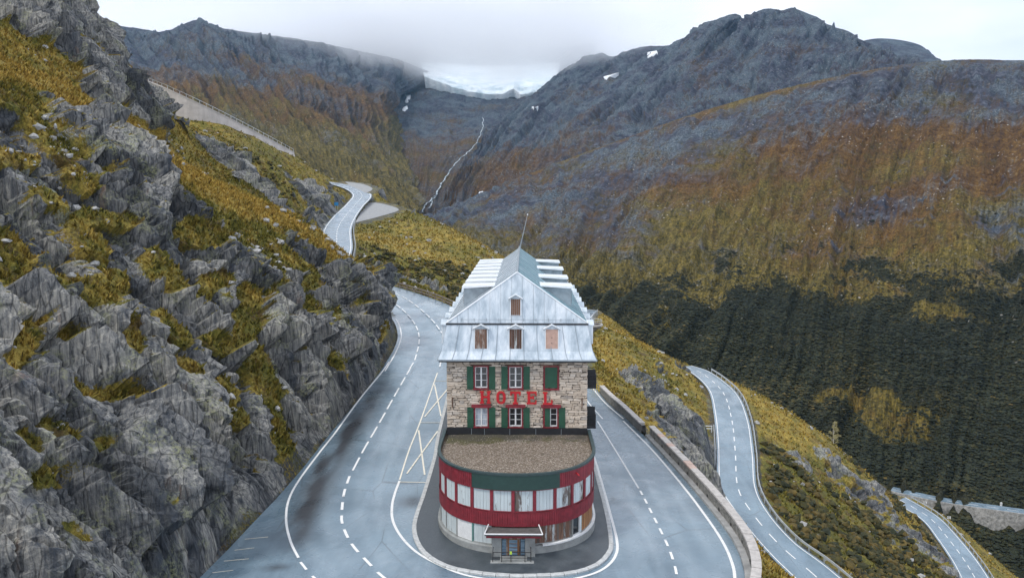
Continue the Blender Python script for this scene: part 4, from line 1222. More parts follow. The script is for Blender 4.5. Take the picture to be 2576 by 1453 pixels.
pb = parapet([(13.25, 80.6), (14.15, 67.9), (14.6, 60), (14.85, 55), (14.85, 51.5), (14.55, 48.3), (13.9, 45.5), (12.6, 42.5), (10.5, 39.5), (7, 37.2)], 'long curved stone parapet, nearer section along the hairpin', 1.0, 0.45)
t, p, n, z = pb
M_CONC = plain('gutter_concrete', (0.34, 0.34, 0.33), 0.75, 0.3, 1.2)
gq0, gq1 = p + n * 0.02, p + n * 0.46
MB(t.location).strip([[(*q, zz - 0.2) for q, zz in zip(gq0, z)], [(*q, zz + 0.2) for q, zz in zip(gq0, z)], [(*q, zz + 0.22) for q, zz in zip(gq1, z)]]).build('gutter_ledge', M_CONC, t)
M_DARK = plain('dark_void', (0.02, 0.02, 0.02), 0.9, 0.1)
for i in range(4, len(p) - 3, 5):
    c = p[i] + n[i] * 0.47
    a = math.atan2(p[i + 1][1] - p[i][1], p[i + 1][0] - p[i][0])
    m = Matrix.Translation((c[0] - t.location.x, c[1] - t.location.y, z[i] - t.location.z)) @ Matrix.Rotation(a, 4, 'Z')
    MB().box(-0.14, 0.14, -0.03, 0.03, 0.26, 0.46, m).build('drain_hole', M_DARK, t)

# ---------------------------------------------------------------- guard rails
M_STEEL = plain('galvanised_steel', (0.52, 0.55, 0.57), 0.4, 0.15, 1.5, 0.5)
M_WOOD = plain('weathered_rail_wood', (0.20, 0.165, 0.14), 0.85, 0.4, 2.0)
def guard_rail(pts, label, h=0.75, step=2.5, wood=False, double=False, side=1):
    p = resample(pts, 0.8)
    L = np.concatenate([[0], np.cumsum(np.linalg.norm(np.diff(p, axis=0), axis=1))])
    d = np.gradient(p, axis=0); d[:, 2] = 0; d /= np.linalg.norm(d, axis=1)[:, None]
    n = np.stack([-d[:, 1], d[:, 0], np.zeros(len(d))], 1)
    t = empty('guard_rail', tuple(p[0]), label, 'guard rail')
    m = M_WOOD if wood else M_STEEL
    for hz in ((h, h * 0.5) if double else (h,)):
        prof = [(0.03, -0.16), (0.07, -0.08), (0.02, 0.0), (0.07, 0.08), (0.03, 0.16), (-0.03, 0.16), (-0.03, -0.16)] if not wood else [(0.06, -0.09), (0.06, 0.09), (-0.06, 0.09), (-0.06, -0.09)]
        rows = [[tuple(q + nn_ * (a * side) + np.array([0, 0, hz + b])) for q, nn_ in zip(p, n)] for a, b in prof + prof[:1]]
        MB(t.location).strip(rows).build('rail', m, t)
    for s in np.arange(0.2, L[-1], step):
        c = [np.interp(s, L, p[:, k]) for k in range(3)]
        MB(t.location).box(c[0] - 0.07, c[0] + 0.07, c[1] - 0.07, c[1] + 0.07, c[2] - 1.2, c[2] + h + 0.12).build('post', m, t)
    return t
edge = lambda G, t, a, b, o=0.0, s=3: [np.array(v) + np.array([o, 0, 0.0]) for v in along(G, t, a, b)[::s]]
guard_rail(edge(GC, 1.05, 8, -18), 'steel guard rail on the valley side of the lower road', 0.6, 2.5, side=-1)
guard_rail(edge(GC, -0.05, 60, 84), 'short steel guard rail on the inner side of the lower road', 0.7, 2.5)
guard_rail(edge(GD, 1.06, 2, -2), 'steel guard rail round the lowest road bend', 0.6, 2.5, side=-1)
guard_rail([(-9.6, 117.2, 6.4), (-12.6, 121.6, 6.9), (-16.0, 126.2, 7.3), (-22.2, 133.3, 8.0), (-27.6, 139.1, 8.6), (-31.2, 146.4, 9.3)], 'two-bar wooden fence on the outer bend behind the hotel', 0.95, 2.2, True, True)
guard_rail([(-33.9, 158, 10.3), (-37.1, 175, 11.7), (-40.6, 190, 13), (-44.1, 206, 14.4), (-46.6, 220, 15.8)], 'steel guard rail beside the straight of the upper road', 0.8, 3.0)
guard_rail(edge(GB, 1.06, 70, -8), 'steel guard rail beyond the bastion behind the hotel roof', 0.8, 3.0, side=-1)

# yellow railing at the end of the parapet
M_YEL = plain('yellow_enamel', (0.62, 0.42, 0.03), 0.45, 0.15)
t = empty('railing', (9.9, 105.2, -3.0), 'yellow tubular railing at the far end of the parapet', 'railing')
A_, B_ = Vector((9.7, 106.6, -3.1)), Vector((10.9, 104.0, -3.0))
for hz in (0.35, 0.7, 1.05): MB(t.location).tube(A_ + Vector((0, 0, hz)), B_ + Vector((0, 0, hz)), 0.035).build('rail', M_YEL, t)
for q in range(6): MB(t.location).tube(A_.lerp(B_, q / 5) - Vector((0, 0, .3)), A_.lerp(B_, q / 5) + Vector((0, 0, 1.08)), 0.035).build('post', M_YEL, t)

# round stone bastion behind the hotel
t = empty('bastion', (15.9, 174, -9.5), 'round stone lookout bastion at the road bend behind the roof', 'bastion')
n = 28
ring = lambda r, z, cx=15.9, cy=174.0: [(cx + r * math.cos(2 * math.pi * i / n), cy + r * math.sin(2 * math.pi * i / n), z) for i in range(n)]
MB(t.location).strip([ring(2.05, -13), ring(1.85, -5.6), ring(1.6, -5.6), ring(0.01, -5.65)], True).build('tower_wall', M_PARA, t)
MB(t.location).strip([ring(1.8, -5.58), ring(2.2, -5.5), ring(2.2, -5.2), ring(1.75, -5.2)], True).build('coping_ring', M_COPE, t)
MB(t.location).strip([ring(2.0, -4.3), ring(2.06, -4.26), ring(2.0, -4.2), ring(1.94, -4.26), ring(2.0, -4.3)], True).build('handrail', M_STEEL, t)
for i in range(0, n, 2):
    c = ring(2.0, -5.25)[i]
    MB(t.location).tube(c, (c[0], c[1], -4.25), 0.03).build('baluster', M_STEEL, t)

# concrete retaining wall of the topmost road
k = NM('retaining_concrete')
f_ = k.noise(k.wpos((1, 1, 0.25)), 0.5, 6, 0.65)
f2 = k.noise(k.wpos((0.3, 0.3, 1.0)), 0.9, 4)
M_RET = k.out(k.mix(k.ramp(f2, (0.5, 0.0), (0.7, 0.35)), k.ramp(f_, (0.3, (0.40, 0.365, 0.335)), (0.7, (0.60, 0.55, 0.51))), (0.30, 0.275, 0.255)), 0.85)
tp = resample([S(*q) for q in ((372, 207, 237), (420, 226, 234), (500, 262, 235), (580, 301, 241), (665, 345, 250), (740, 385, 262))], 2.0)
dp = np.interp(np.linspace(0, 1, len(tp)), [0, 0.35, 0.5, 1], [11, 9, 5, 3])
t = empty('retaining_wall', tuple(tp[len(tp) // 2]), 'pale concrete retaining wall of the topmost road, upper left', 'wall')
dirn = np.gradient(tp, axis=0); nl = np.stack([dirn[:, 1], -dirn[:, 0]], 1); nl /= np.linalg.norm(nl, axis=1)[:, None]
off = lambda s, dz: [(a[0] + b[0] * s, a[1] + b[1] * s, a[2] + q) for a, b, q in zip(tp, nl, dz if np.ndim(dz) else [dz] * len(tp))]
MB(t.location).strip([off(0.9, -dp), off(0.0, [0] * len(tp)), off(-0.6, [0] * len(tp)), off(-0.8, [-2] * len(tp))]).build('wall_body', M_RET, t)
MB(t.location).strip([off(0.08, [0.004] * len(tp)), off(0.08, [0.35] * len(tp)), off(-0.55, [0.35] * len(tp)), off(-0.55, [0.004] * len(tp))]).build('coping', M_COPE, t)
for i in range(0, len(tp), 1):
    a = off(-0.2, [0.3] * len(tp))[i]
    MB(t.location).tube(a, (a[0], a[1], a[2] + 0.95), 0.06, n=5).build('railing_post', M_STEEL, t)
ra = off(-0.2, [1.2] * len(tp)); rb = off(-0.2, [1.32] * len(tp))
MB(t.location).strip([ra, rb]).build('handrail', M_STEEL, t)

# road far down on the opposite slope, with its rubble wall
MRB = bvh_of([(MR[0], MR[1])])
fr = [drape(a, b, 0.0, MRB) for a, b in ((2215, 1232), (2262, 1252), (2320, 1264), (2380, 1273), (2450, 1283), (2520, 1292), (2600, 1304), (2720, 1322))]
fr = resample([tuple(q) for q in fr if q is not None], 3.0)
ker = np.ones(15) / 15
for k_ in range(3): fr[:, k_] = np.convolve(np.pad(fr[:, k_], 7, 'edge'), ker, 'valid')
fr = fr + np.array([-2.4, -3.2, 2.6])
inn = fr + np.array([3.8, 5.2, 0.0])
V = np.stack([fr, (fr + inn) / 2, inn], 1).reshape(-1, 3)
W = np.zeros((len(V), 4))
RE = tag(add_obj('road', np_mesh('road', V, grid_faces(len(fr), 3)[:, ::-1], M_ROAD, True, {'wear': W})), 'thin distant road crossing the dark slope far right', 'road', kind='structure')
paint_line(RE, [tuple(q) for q in (fr + (inn - fr) * 0.08)[::2]], 0.25, lift=0.05)
paint_line(RE, [tuple(q) for q in (fr + (inn - fr) * 0.5)[::2]], 0.25, (4, 3), name='lane_dash', lift=0.05)
t = empty('rubble_wall', tuple(fr[len(fr) // 2]), 'long rubble stone wall carrying the distant road far right', 'wall')
k = NM('rubble')
v_ = k.voro(k.wpos(), 0.9, 'F1', 'Color'); f_ = k.noise(k.wpos(), 0.9, 5, 0.7)
M_RUB = k.out(k.ramp(f_, (0.3, (0.10, 0.10, 0.095)), (0.5, (0.27, 0.265, 0.25)), (0.7, (0.45, 0.44, 0.42))), 0.9)
wl = [tuple(q + np.array([-0.6 - 0.5 * random.random(), -1.0, -8.5])) for q in fr]
wm = [tuple(q + np.array([-0.4 * random.random(), -0.6, -3.0])) for q in fr]
wt = [tuple(q + np.array([0, 0, 0.1])) for q in fr]
wb = [tuple(q + np.array([0.5, 0.6, 0.1])) for q in fr]
MB(t.location).strip([wl, wm, wt, wb]).build('wall_body', M_RUB, t)

# ---------------------------------------------------------------- scrub on the opposite slope, clear of the road
pts, tone = SCRUB_PTS
cl_ = np.full(len(pts), 99.0)
for a in range(0, len(pts), 8000):
    dd = np.sqrt(((pts[a:a + 8000, None, :2] - ((fr + inn) / 2)[None, :, :2]) ** 2).sum(2))
    cl_[a:a + 8000] = dd.min(1)
ok = (cl_ > 5.5) & okp
scrub('alder_scrub', 'dark green alder scrub covering the lower slope across the valley', pts[ok], 0.9, 56, tone[ok], 0.42)
# low bushes on the near slope and hillside
def bushes(name, label, LAND, blobs, count, size, seed):
    V, F, mask, nn, D = LAND
    d = img_blob(V[:, 0], V[:, 1], blobs)
    d = np.where((mask[:, 0] < 0.5) & (D > 1.5), d, 0) * (fbm(V / 3.0, 3, seed) > 0.0)
    g = np.random.default_rng(seed)
    i = g.choice(len(V), count, p=d / d.sum())
    p = V[i] + g.normal(0, 0.15, (count, 3))
    return scrub(name, label, p, size, seed + 1, 0.62 + 0.38 * g.random(count), 0.8, ICO_V, ICO_F)
bushes('low_bushes', 'dark green low bushes scattered below the lower road', LAND_R, [(2050, 1270, 116, 16, .9), (1960, 1240, 114, 10, .8), (2150, 1380, 112, 16, .9), (2050, 1400, 100, 12, .8), (2250, 1430, 118, 14, .8), (2280, 1290, 148, 9, .9), (2200, 1240, 145, 7, .7), (2330, 1350, 150, 8, .9)], 1400, 0.5, 91)
bushes('low_bushes', 'dark heather bushes in the hollow beyond the outer bend', LAND_U, [(1140, 745, 160, 22, .9), (960, 670, 172, 12, .7), (1200, 700, 182, 16, .6), (700, 470, 180, 14, .35), (560, 350, 200, 12, .4)], 2600, 0.42, 95)
# ================================================================== HOTEL
HL = (0.0, 59.0, 0.0)
HOTEL = empty('hotel', HL, 'narrow old stone hotel with zinc mansard roof and round red annex', 'hotel')
def part(name, mb, mat, parent=None, smooth=False):
    return mb.build(name, mat, parent or HOTEL, smooth=smooth)
def HB(): return MB(HL)

# --- materials
def mat_stone():
    k = NM('rubble_facade_stone')
    rn = k.rnd()
    f = k.noise(k.wpos((1, 1, 2.2)), 3.0, 5, 0.7)
    f2 = k.noise(k.wpos(), 14, 4, 0.7)
    c = k.ramp(rn, (0.0, (0.36, 0.30, 0.245)), (0.10, (0.56, 0.455, 0.35)), (0.5, (0.70, 0.585, 0.465)), (0.88, (0.80, 0.70, 0.59)), (0.95, (0.42, 0.38, 0.34)), (1.0, (0.20, 0.165, 0.14)))
    c = k.mix(k.ramp(f, (0.35, 0.5), (0.65, 0.0)), c, (0.46, 0.40, 0.335))
    c = k.mix(k.ramp(f2, (0.3, 0.3), (0.6, 0.0)), c, (0.24, 0.21, 0.185))
    k.bump(k.math('ADD', f, f2), 0.4, 0.03)
    return k.out(c, 0.9)
M_STONE = mat_stone()
k = NM('deep_mortar')
M_MORTAR = k.out(k.ramp(k.noise(k.wpos((1, 1, 1.6)), 3.4, 4, 0.6), (0.46, (0.04, 0.033, 0.028)), (0.53, (0.42, 0.365, 0.31)), (0.7, (0.56, 0.50, 0.43))), 0.95)
def mat_zinc(name, a, b, c, metal=0.45):
    k = NM(name)
    rn = k.rnd()
    f = k.noise(k.wpos((1.2, 1.2, 0.45)), 0.9, 5, 0.62, 0.4)
    f2 = k.noise(k.wpos((3.0, 3.0, 0.5)), 1.6, 4, 0.7)
    col = k.ramp(f, (0.3, a), (0.5, b), (0.68, c))
    col = k.mix(k.ramp(f2, (0.45, 0.0), (0.7, 0.35)), col, a)
    col = k.mix(k.math('MULTIPLY', rn, 0.14), col, (0.85, 0.88, 0.9))
    k.bump(f2, 0.12, 0.03)
    return k.out(col, k.ramp(f, (0.3, 0.42), (0.7, 0.3)), metal)
M_ZINC = mat_zinc('zinc_sheet', (0.27, 0.345, 0.40), (0.56, 0.63, 0.68), (0.80, 0.84, 0.865), 0.3)
M_ZINC_REFLECT = mat_zinc('zinc_teal_reflection', (0.09, 0.25, 0.31), (0.17, 0.37, 0.43), (0.36, 0.54, 0.58), 0.3)  # teal reflection on the right roof slope, put into the zinc colour
M_ZINCW = mat_zinc('bright_zinc_edge', (0.68, 0.72, 0.75), (0.80, 0.83, 0.85), (0.88, 0.90, 0.91), 0.1)
M_ZINCD = plain('grey_zinc_trim', (0.30, 0.345, 0.375), 0.45, 0.2, 2.0, 0.3)
M_RED = plain('oxblood_paint', (0.215, 0.02, 0.03), 0.6, 0.3, 2.5)
M_REDL = plain('sign_red', (0.50, 0.010, 0.018), 0.45, 0.18, 3.0)
M_GREEN = plain('shutter_green', (0.02, 0.085, 0.048), 0.6, 0.22, 2.0)
M_WHITE = plain('window_white', (0.78, 0.78, 0.77), 0.5, 0.08, 4.0)
M_BITU = plain('bitumen', (0.016, 0.017, 0.02), 0.6, 0.3, 3.0)
M_GOLD = plain('gilt_edge', (0.70, 0.42, 0.12), 0.5, 0.15)
M_IRON = plain('black_iron', (0.02, 0.02, 0.023), 0.5, 0.2)
M_RUST = plain('rusty_iron', (0.10, 0.04, 0.02), 0.85, 0.4, 6)
k = NM('window_glass')
M_GLASS = k.out((0.012, 0.016, 0.022), 0.06, 0, 0.7)
k = NM('net_curtain_glass')
M_CURT = k.out(k.ramp(k.noise(k.wpos((14, 14, 1.5)), 1.0, 3), (0.35, (0.25, 0.29, 0.34)), (0.6, (0.52, 0.58, 0.64))), 0.15)
def mat_board(name, paint, bare, amount):
    k = NM(name)
    rn = k.rnd()
    g = k.noise(k.wpos((9, 9, 0.5)), 1.3, 6, 0.65)
    f = k.math('ADD', k.noise(k.wpos((3, 3, 0.9)), 1.2, 5, 0.7), k.math('MULTIPLY', k.math('SUBTRACT', rn, 0.5), 0.3))
    wood = k.ramp(g, (0.3, tuple(x * 0.45 for x in bare)), (0.6, bare), (0.8, tuple(min(1, x * 1.7) for x in bare)))
    pn = k.mix(k.ramp(g, (0.3, 0.3), (0.6, 0.0)), k.mix(k.math('MULTIPLY', rn, 0.4), paint, tuple(x * 0.82 for x in paint)), bare)
    k.bump(g, 0.35, 0.02)
    return k.out(k.mix(k.ramp(f, (amount - 0.06, 1.0), (amount + 0.06, 0.0)), pn, wood), 0.75)
M_BPALE = mat_board('pale_board', (0.62, 0.69, 0.70), (0.20, 0.17, 0.15), 0.27)
M_BWORN = mat_board('peeling_board', (0.58, 0.62, 0.62), (0.17, 0.135, 0.115), 0.55)
M_BBARE = mat_board('bare_board', (0.42, 0.36, 0.32), (0.215, 0.12, 0.08), 0.62)
M_BORNG = mat_board('fresh_board', (0.45, 0.22, 0.09), (0.36, 0.17, 0.07), 0.6)
M_BDARK = mat_board('dark_board', (0.22, 0.13, 0.09), (0.12, 0.062, 0.042), 0.6)
M_PINK = plain('pink_panel', (0.52, 0.34, 0.27), 0.7, 0.14, 3.0)
M_CONC2 = plain('porch_concrete', (0.30, 0.31, 0.30), 0.8, 0.28, 1.4)

# --- walls
XW, YF, YR = 5.38, 59.0, 88.4
WX = [(-3.21, -2.27), (-0.59, 0.37), (2.13, 3.09)]
ROWS = [(8.88, 10.52), (5.86, 7.31)]
OPEN = [(a, b, c, d) for a, b in WX for c, d in ROWS]
def wall_sheet(mb, x0, x1, z0, z1, opens, y, depth):
    xs = sorted({x0, x1, *[v for o in opens for v in o[:2]]}); zs = sorted({z0, z1, *[v for o in opens for v in o[2:]]})
    for a, b in zip(xs, xs[1:]):
        for c, d in zip(zs, zs[1:]):
            if any(o[0] <= a and b <= o[1] and o[2] <= c and d <= o[3] for o in opens): continue
            mb.add([(a, y, c), (b, y, c), (b, y, d), (a, y, d)], [(0, 1, 2, 3)])
    for a, b, c, d in opens:
        y2 = y + depth
        mb.add([(a, y, c), (b, y, c), (b, y, d), (a, y, d), (a, y2, c), (b, y2, c), (b, y2, d), (a, y2, d)], [(0, 4, 5, 1), (1, 5, 6, 2), (2, 6, 7, 3), (3, 7, 4, 0), (4, 7, 6, 5)])
mb = HB(); wall_sheet(mb, -XW, XW, -1.0, 11.05, OPEN, YF + 0.06, 0.32)
FRONT = part('front_wall', mb, M_MORTAR)
k = NM('side_masonry')
v_ = k.voro(k.wpos((1.6, 1.6, 4.5)), 1.0, 'DISTANCE_TO_EDGE'); f_ = k.noise(k.wpos((1, 1, 2)), 2.5, 5, .7)
k.bump(k.ramp(v_, (0.0, 0.0), (0.08, 1.0)), 0.6, 0.05)
M_SIDE = k.out(k.mix(k.ramp(v_, (0.01, 0.8), (0.06, 0.0)), k.ramp(f_, (0.3, (0.26, 0.23, 0.2)), (0.7, (0.46, 0.42, 0.38))), (0.14, 0.12, 0.1)), 0.9)
for sx in (-1, 1):
    part('side_wall', HB().add([(sx * XW, YF + 0.06, -4), (sx * XW, YR, -4), (sx * XW, YR, 11.05), (sx * XW, YF + 0.06, 11.05)], [(0, 1, 2, 3)]), M_SIDE)
    for r in range(2):
        for c in range(8):
            y0 = YF + 2.2 + c * 3.4
            z0 = ROWS[r][0]
            wn = part('side_window', HB().box(sx * XW - 0.04, sx * XW + 0.04, y0, y0 + 0.95, z0, z0 + 1.6), M_WHITE)
            part('pane', HB().box(sx * XW - 0.045, sx * XW + 0.045, y0 + 0.1, y0 + 0.85, z0 + 0.1, z0 + 1.5), M_GLASS, wn)
part('rear_wall', HB().add([(-XW, YR, -4), (XW, YR, -4), (XW, YR, 11.05), (-XW, YR, 11.05)], [(0, 1, 2, 3)]), M_SIDE)
# stones of the front, laid in uneven courses
stones = []
z = 5.78
while z < 11.0:
    h = random.uniform(0.13, 0.25)
    if z + h > 11.0: h = 11.02 - z
    if h < 0.08: break
    x = -XW - 0.01
    while x < XW - 0.05:
        L = random.uniform(0.28, 0.95) * (1.0 if random.random() > 0.18 else 0.6)
        x2 = min(x + L, XW + 0.01)
        if XW + 0.01 - x2 < 0.22: x2 = XW + 0.01
        segs = [(x, x2)]
        for a, b, c, d in OPEN:
            if z + h > c - 0.16 and z < d + 0.14:
                new = []
                for p, q in segs:
                    if q <= a - 0.12 or p >= b + 0.12: new.append((p, q))
                    else:
                        if p < a - 0.12: new.append((p, a - 0.12))
                        if q > b + 0.12: new.append((b + 0.12, q))
                segs = new
        for p, q in segs:
            if q - p > 0.12: stones.append((p, q, z + random.uniform(-.045, .03), z + h + random.uniform(-.05, .035)))
        x = x2
    z += h
stones.sort(key=lambda s: -(s[1] - s[0]) * (s[3] - s[2]))
rest = HB()
for i, (a, b, c, d) in enumerate(stones):
    g = random.uniform(0.010, 0.024)
    a, b, c, d = a + g, b - g, c + g * 0.7, d - g * 0.7
    if b - a < 0.05 or d - c < 0.04: continue
    j = lambda s=0.036: random.uniform(-s, s)
    pr_ = YF - random.uniform(0.0, 0.045)
    bk = YF + 0.09
    m_ = (a + b) / 2 + j(0.08)
    ring = [(a + j(), c + j()), (m_, c + j(0.015)), (b + j(), c + j()), (b + j(0.012), (c + d) / 2), (b + j(), d + j()), (m_ + j(), d + j(0.015)), (a + j(), d + j()), (a + j(0.012), (c + d) / 2)]
    cx_, cz_ = (a + b) / 2, (c + d) / 2
    f_in = [(cx_ + (p - cx_) * 0.9, pr_ + j(0.008), cz_ + (q - cz_) * 0.84) for p, q in ring]
    out_ = [(p, pr_ + 0.035, q) for p, q in ring]
    back = [(p, bk, q) for p, q in ring]
    n = 8
    vs = f_in + out_ + back
    fs = [tuple(range(n))] + [(r * n + i_, r * n + n + i_, r * n + n + (i_ + 1) % n, r * n + (i_ + 1) % n) for r in range(2) for i_ in range(n)]
    if i < 300:
        o = MB((cx_, YF, cz_)).add(vs, fs).build('stone', M_STONE, FRONT, (cx_ - HL[0], YF - HL[1], cz_ - HL[2]))
    else: rest.add(vs, fs)
tag(part('small_stones', rest, M_STONE, FRONT), 'small packing stones in the facade', kind='stuff')
# bitumen upstand above the annex roof
part('flashing', HB().box(-XW - 0.03, XW + 0.03, YF - 0.12, YF + 0.05, 5.1, 5.76), M_BITU)
for x in (-3.5, -2.5, -0.55, 1.45, 3.4):
    part('flashing_seam', HB().box(x - 0.015, x + 0.015, YF - 0.14, YF - 0.12, 5.15, 5.72), M_ZINCD)
# iron wall anchors
for x in (-4.95, 4.98):
    part('wall_anchor', HB().box(x - 0.03, x + 0.03, YF - 0.1, YF - 0.05, 7.35, 8.15), M_RUST)

# --- windows of the facade
def shutter(x0, x1, z0, z1, y=YF - 0.10):
    s = part('shutter', HB().box(x0, x1, y, y + 0.045, z0, z1), M_GREEN)
    for zz in (z0 + 0.16, z1 - 0.26): part('batten', HB().box(x0 + 0.03, x1 - 0.03, y - 0.025, y - 0.002, zz, zz + 0.09), M_GREEN, s)
    n = 4
    for i in range(1, n): part('board_joint', HB().box(x0 + (x1 - x0) * i / n - 0.006, x0 + (x1 - x0) * i / n + 0.006, y - 0.004, y - 0.001, z0 + 0.02, z0 + 0.14), M_BITU, s) if False else None
for ri, (z0, z1) in enumerate(ROWS):
    for ci, (x0, x1) in enumerate(WX):
        fr = HB()
        w_ = 0.11
        fr.box(x0 - w_, x0, YF - 0.05, YF + 0.12, z0 - w_, z1 + w_).box(x1, x1 + w_, YF - 0.05, YF + 0.12, z0 - w_, z1 + w_)
        fr.box(x0, x1, YF - 0.05, YF + 0.12, z1, z1 + w_).box(x0 - w_ - 0.03, x1 + w_ + 0.03, YF - 0.12, YF - 0.052, z0 - w_ - 0.03, z0 - 0.02)
        win = part('window', fr, M_RED)
        if ri == 1: part('lintel', HB().box(x0 - 0.28, x1 + 0.28, YF - 0.16, YF - 0.055, z1 + 0.05, z1 + 0.3), M_RED, win)
        else:
            part('lintel', HB().box(x0 - 0.34, x1 + 0.34, YF - 0.10, YF - 0.055, z1 + 0.10, z1 + 0.19), M_BDARK, win)
        gl = M_CURT if (ri, ci) == (1, 0) else M_GLASS
        if (ri, ci) == (0, 2):
            sh_ = part('closed_shutter', HB().box(x0 + 0.01, x1 - 0.01, YF - 0.02, YF + 0.04, z0 + 0.01, z1 - 0.01), M_GREEN, win)
            continue
        gx0 = x0 + 0.42 if (ri, ci) == (1, 2) else x0
        if (ri, ci) == (1, 2): part('closed_shutter', HB().box(x0 + 0.01, gx0 - 0.02, YF - 0.02, YF + 0.04, z0, z1), M_GREEN, win)
        xm = (gx0 + x1) / 2
        sash = HB()
        y0_, y1_ = YF + 0.06, YF + 0.13
        sash.box(gx0, gx0 + 0.06, y0_, y1_, z0, z1).box(x1 - 0.06, x1, y0_, y1_, z0, z1)
        sash.box(gx0 + 0.06, x1 - 0.06, y0_, y1_, z0, z0 + 0.09).box(gx0 + 0.06, x1 - 0.06, y0_, y1_, z1 - 0.06, z1)
        cols = [(gx0 + 0.06, x1 - 0.06)]
        if gx0 == x0:
            sash.box(xm - 0.055, xm + 0.055, y0_ - 0.01, y1_, z0 + 0.09, z1 - 0.06)
            cols = [(gx0 + 0.06, xm - 0.055), (xm + 0.055, x1 - 0.06)]
        hh = (z1 - 0.06 - z0 - 0.09)
        for a, b in cols:
            for q in (1, 2): sash.box(a, b, y0_ + 0.015, y1_ - 0.01, z0 + 0.09 + hh * q / 3 - 0.016, z0 + 0.09 + hh * q / 3 + 0.016)
        part('sash', sash, M_WHITE, win)
        for a, b in cols:
            for q in range(3):
                part('pane', HB().box(a, b, y0_ + 0.035, y0_ + 0.045, z0 + 0.09 + hh * q / 3 + 0.017, z0 + 0.09 + hh * (q + 1) / 3 - 0.017), gl, win)
        sw = 0.5
        shutter(x0 - w_ - sw, x0 - w_ - 0.02, z0 - 0.08, z1 + 0.04) if (ri, ci) != (1, 2) else None
        shutter(x1 + w_ + 0.02, x1 + w_ + sw, z0 - 0.08, z1 + 0.04)

# --- mansard roof
ZE, ZM, ZBK = 11.22, 11.8, 13.87
def ring_at(lv):
    e = {0: (5.98, 58.3), 1: (5.74, 58.62), 2: (5.33, 59.12)}[lv]
    yr = YR + (59.0 - e[1])
    return e[0], e[1], yr
MANS = HB()
for lv in (0, 1):
    a, b = ring_at(lv), ring_at(lv + 1)
    za, zb = (ZE, ZM, ZBK)[lv] - 0.03, (ZE, ZM, ZBK)[lv + 1] - 0.03
    A = [(-a[0], a[1], za), (a[0], a[1], za), (a[0], a[2], za), (-a[0], a[2], za)]
    B = [(-b[0], b[1], zb), (b[0], b[1], zb), (b[0], b[2], zb), (-b[0], b[2], zb)]
    for i in range(4):
        j = (i + 1) % 4
        MANS.add([A[i], A[j], B[j], B[i]], [(0, 1, 2, 3)])
ROOF = part('mansard_roof', MANS, M_ZINCD)
def sheets(mat, p00, p10, p01, p11, p02, p12, n, name='roof_sheet', parent=None, lift=0.0):
    """n standing-seam sheets between left edge (p00,p01,p02) and right edge (p10,p11,p12), eave -> top"""
    P = [(Vector(p00), Vector(p10)), (Vector(p01), Vector(p11)), (Vector(p02), Vector(p12))]
    nv = (P[0][1] - P[0][0]).cross(P[2][0] - P[0][0]).normalized()
    if nv.z < 0: nv = -nv
    for i in range(n):
        t0, t1 = i / n, (i + 1) / n
        e = 0.016 / max(0.3, (P[0][1] - P[0][0]).length / n)
        a, b = t0 + e * (t1 - t0), t1 - e * (t1 - t0)
        dz = nv * (lift + random.uniform(-0.004, 0.006))
        L = [p.lerp(q, a) + dz for p, q in P]; Rr = [p.lerp(q, b) + dz for p, q in P]
        part(name, HB().strip([L, Rr]), mat, parent or ROOF)
        if i:
            s0 = [p.lerp(q, t0) for p, q in P]
            rr = HB()
            wv = (P[0][1] - P[0][0]).normalized() * 0.018
            for u, v in zip(s0, s0[1:]):
                rr.add([u - wv + nv * .004, u + wv + nv * .004, v + wv + nv * .004, v - wv + nv * .004, u - wv + nv * .045, u + wv + nv * .045, v + wv + nv * .045, v - wv + nv * .045], [(4, 5, 6, 7), (0, 1, 5, 4), (1, 2, 6, 5), (2, 3, 7, 6), (3, 0, 4, 7)])
            part('standing_seam', rr, M_ZINCD, parent or ROOF)
e0, e1, e2 = ring_at(0), ring_at(1), ring_at(2)
sheets(M_ZINC, (-e0[0], e0[1], ZE), (e0[0], e0[1], ZE), (-e1[0], e1[1], ZM), (e1[0], e1[1], ZM), (-e2[0], e2[1], ZBK), (e2[0], e2[1], ZBK), 11)
for sx in (-1, 1):
    sheets(M_ZINC if sx < 0 else M_ZINC, (sx * e0[0], e0[1], ZE), (sx * e0[0], e0[2], ZE), (sx * e1[0], e1[1], ZM), (sx * e1[0], e1[2], ZM), (sx * e2[0], e2[1], ZBK), (sx * e2[0], e2[2], ZBK), 18)
sheets(M_ZINC, (-e0[0], e0[2], ZE), (e0[0], e0[2], ZE), (-e1[0], e1[2], ZM), (e1[0], e1[2], ZM), (-e2[0], e2[2], ZBK), (e2[0], e2[2], ZBK), 6)
# dark eaves board and gutter
ev = HB()
ev.box(-e0[0] + 0.06, e0[0] - 0.06, e0[1] + 0.07, e0[2] - 0.07, ZE - 0.22, ZE - 0.055)
part('eaves', ev, M_BITU)
gt = HB()
for y_ in (e0[1] - 0.06,): gt.box(-e0[0] - 0.06, e0[0] + 0.06, y_, y_ + 0.12, ZE - 0.10, ZE - 0.004)
part('gutter', gt, M_ZINCD)
for sx in (-1, 1):
    part('gutter', HB().box(sx * e0[0] - 0.06, sx * e0[0] + 0.06, e0[1] + 0.065, e0[2], ZE - 0.10, ZE - 0.004), M_ZINCD)
# break moulding
part('break_moulding', HB().box(-e2[0] - 0.08, e2[0] + 0.08, e2[1] - 0.09, e2[1] + 0.02, ZBK - 0.12, ZBK - 0.005), M_BITU)
for sx in (-1, 1):
    part('break_moulding', HB().box(sx * (e2[0] + 0.02) - 0.07, sx * (e2[0] + 0.02) + 0.07, e2[1] + 0.03, e2[2], ZBK - 0.10, ZBK + 0.01), M_ZINCW)
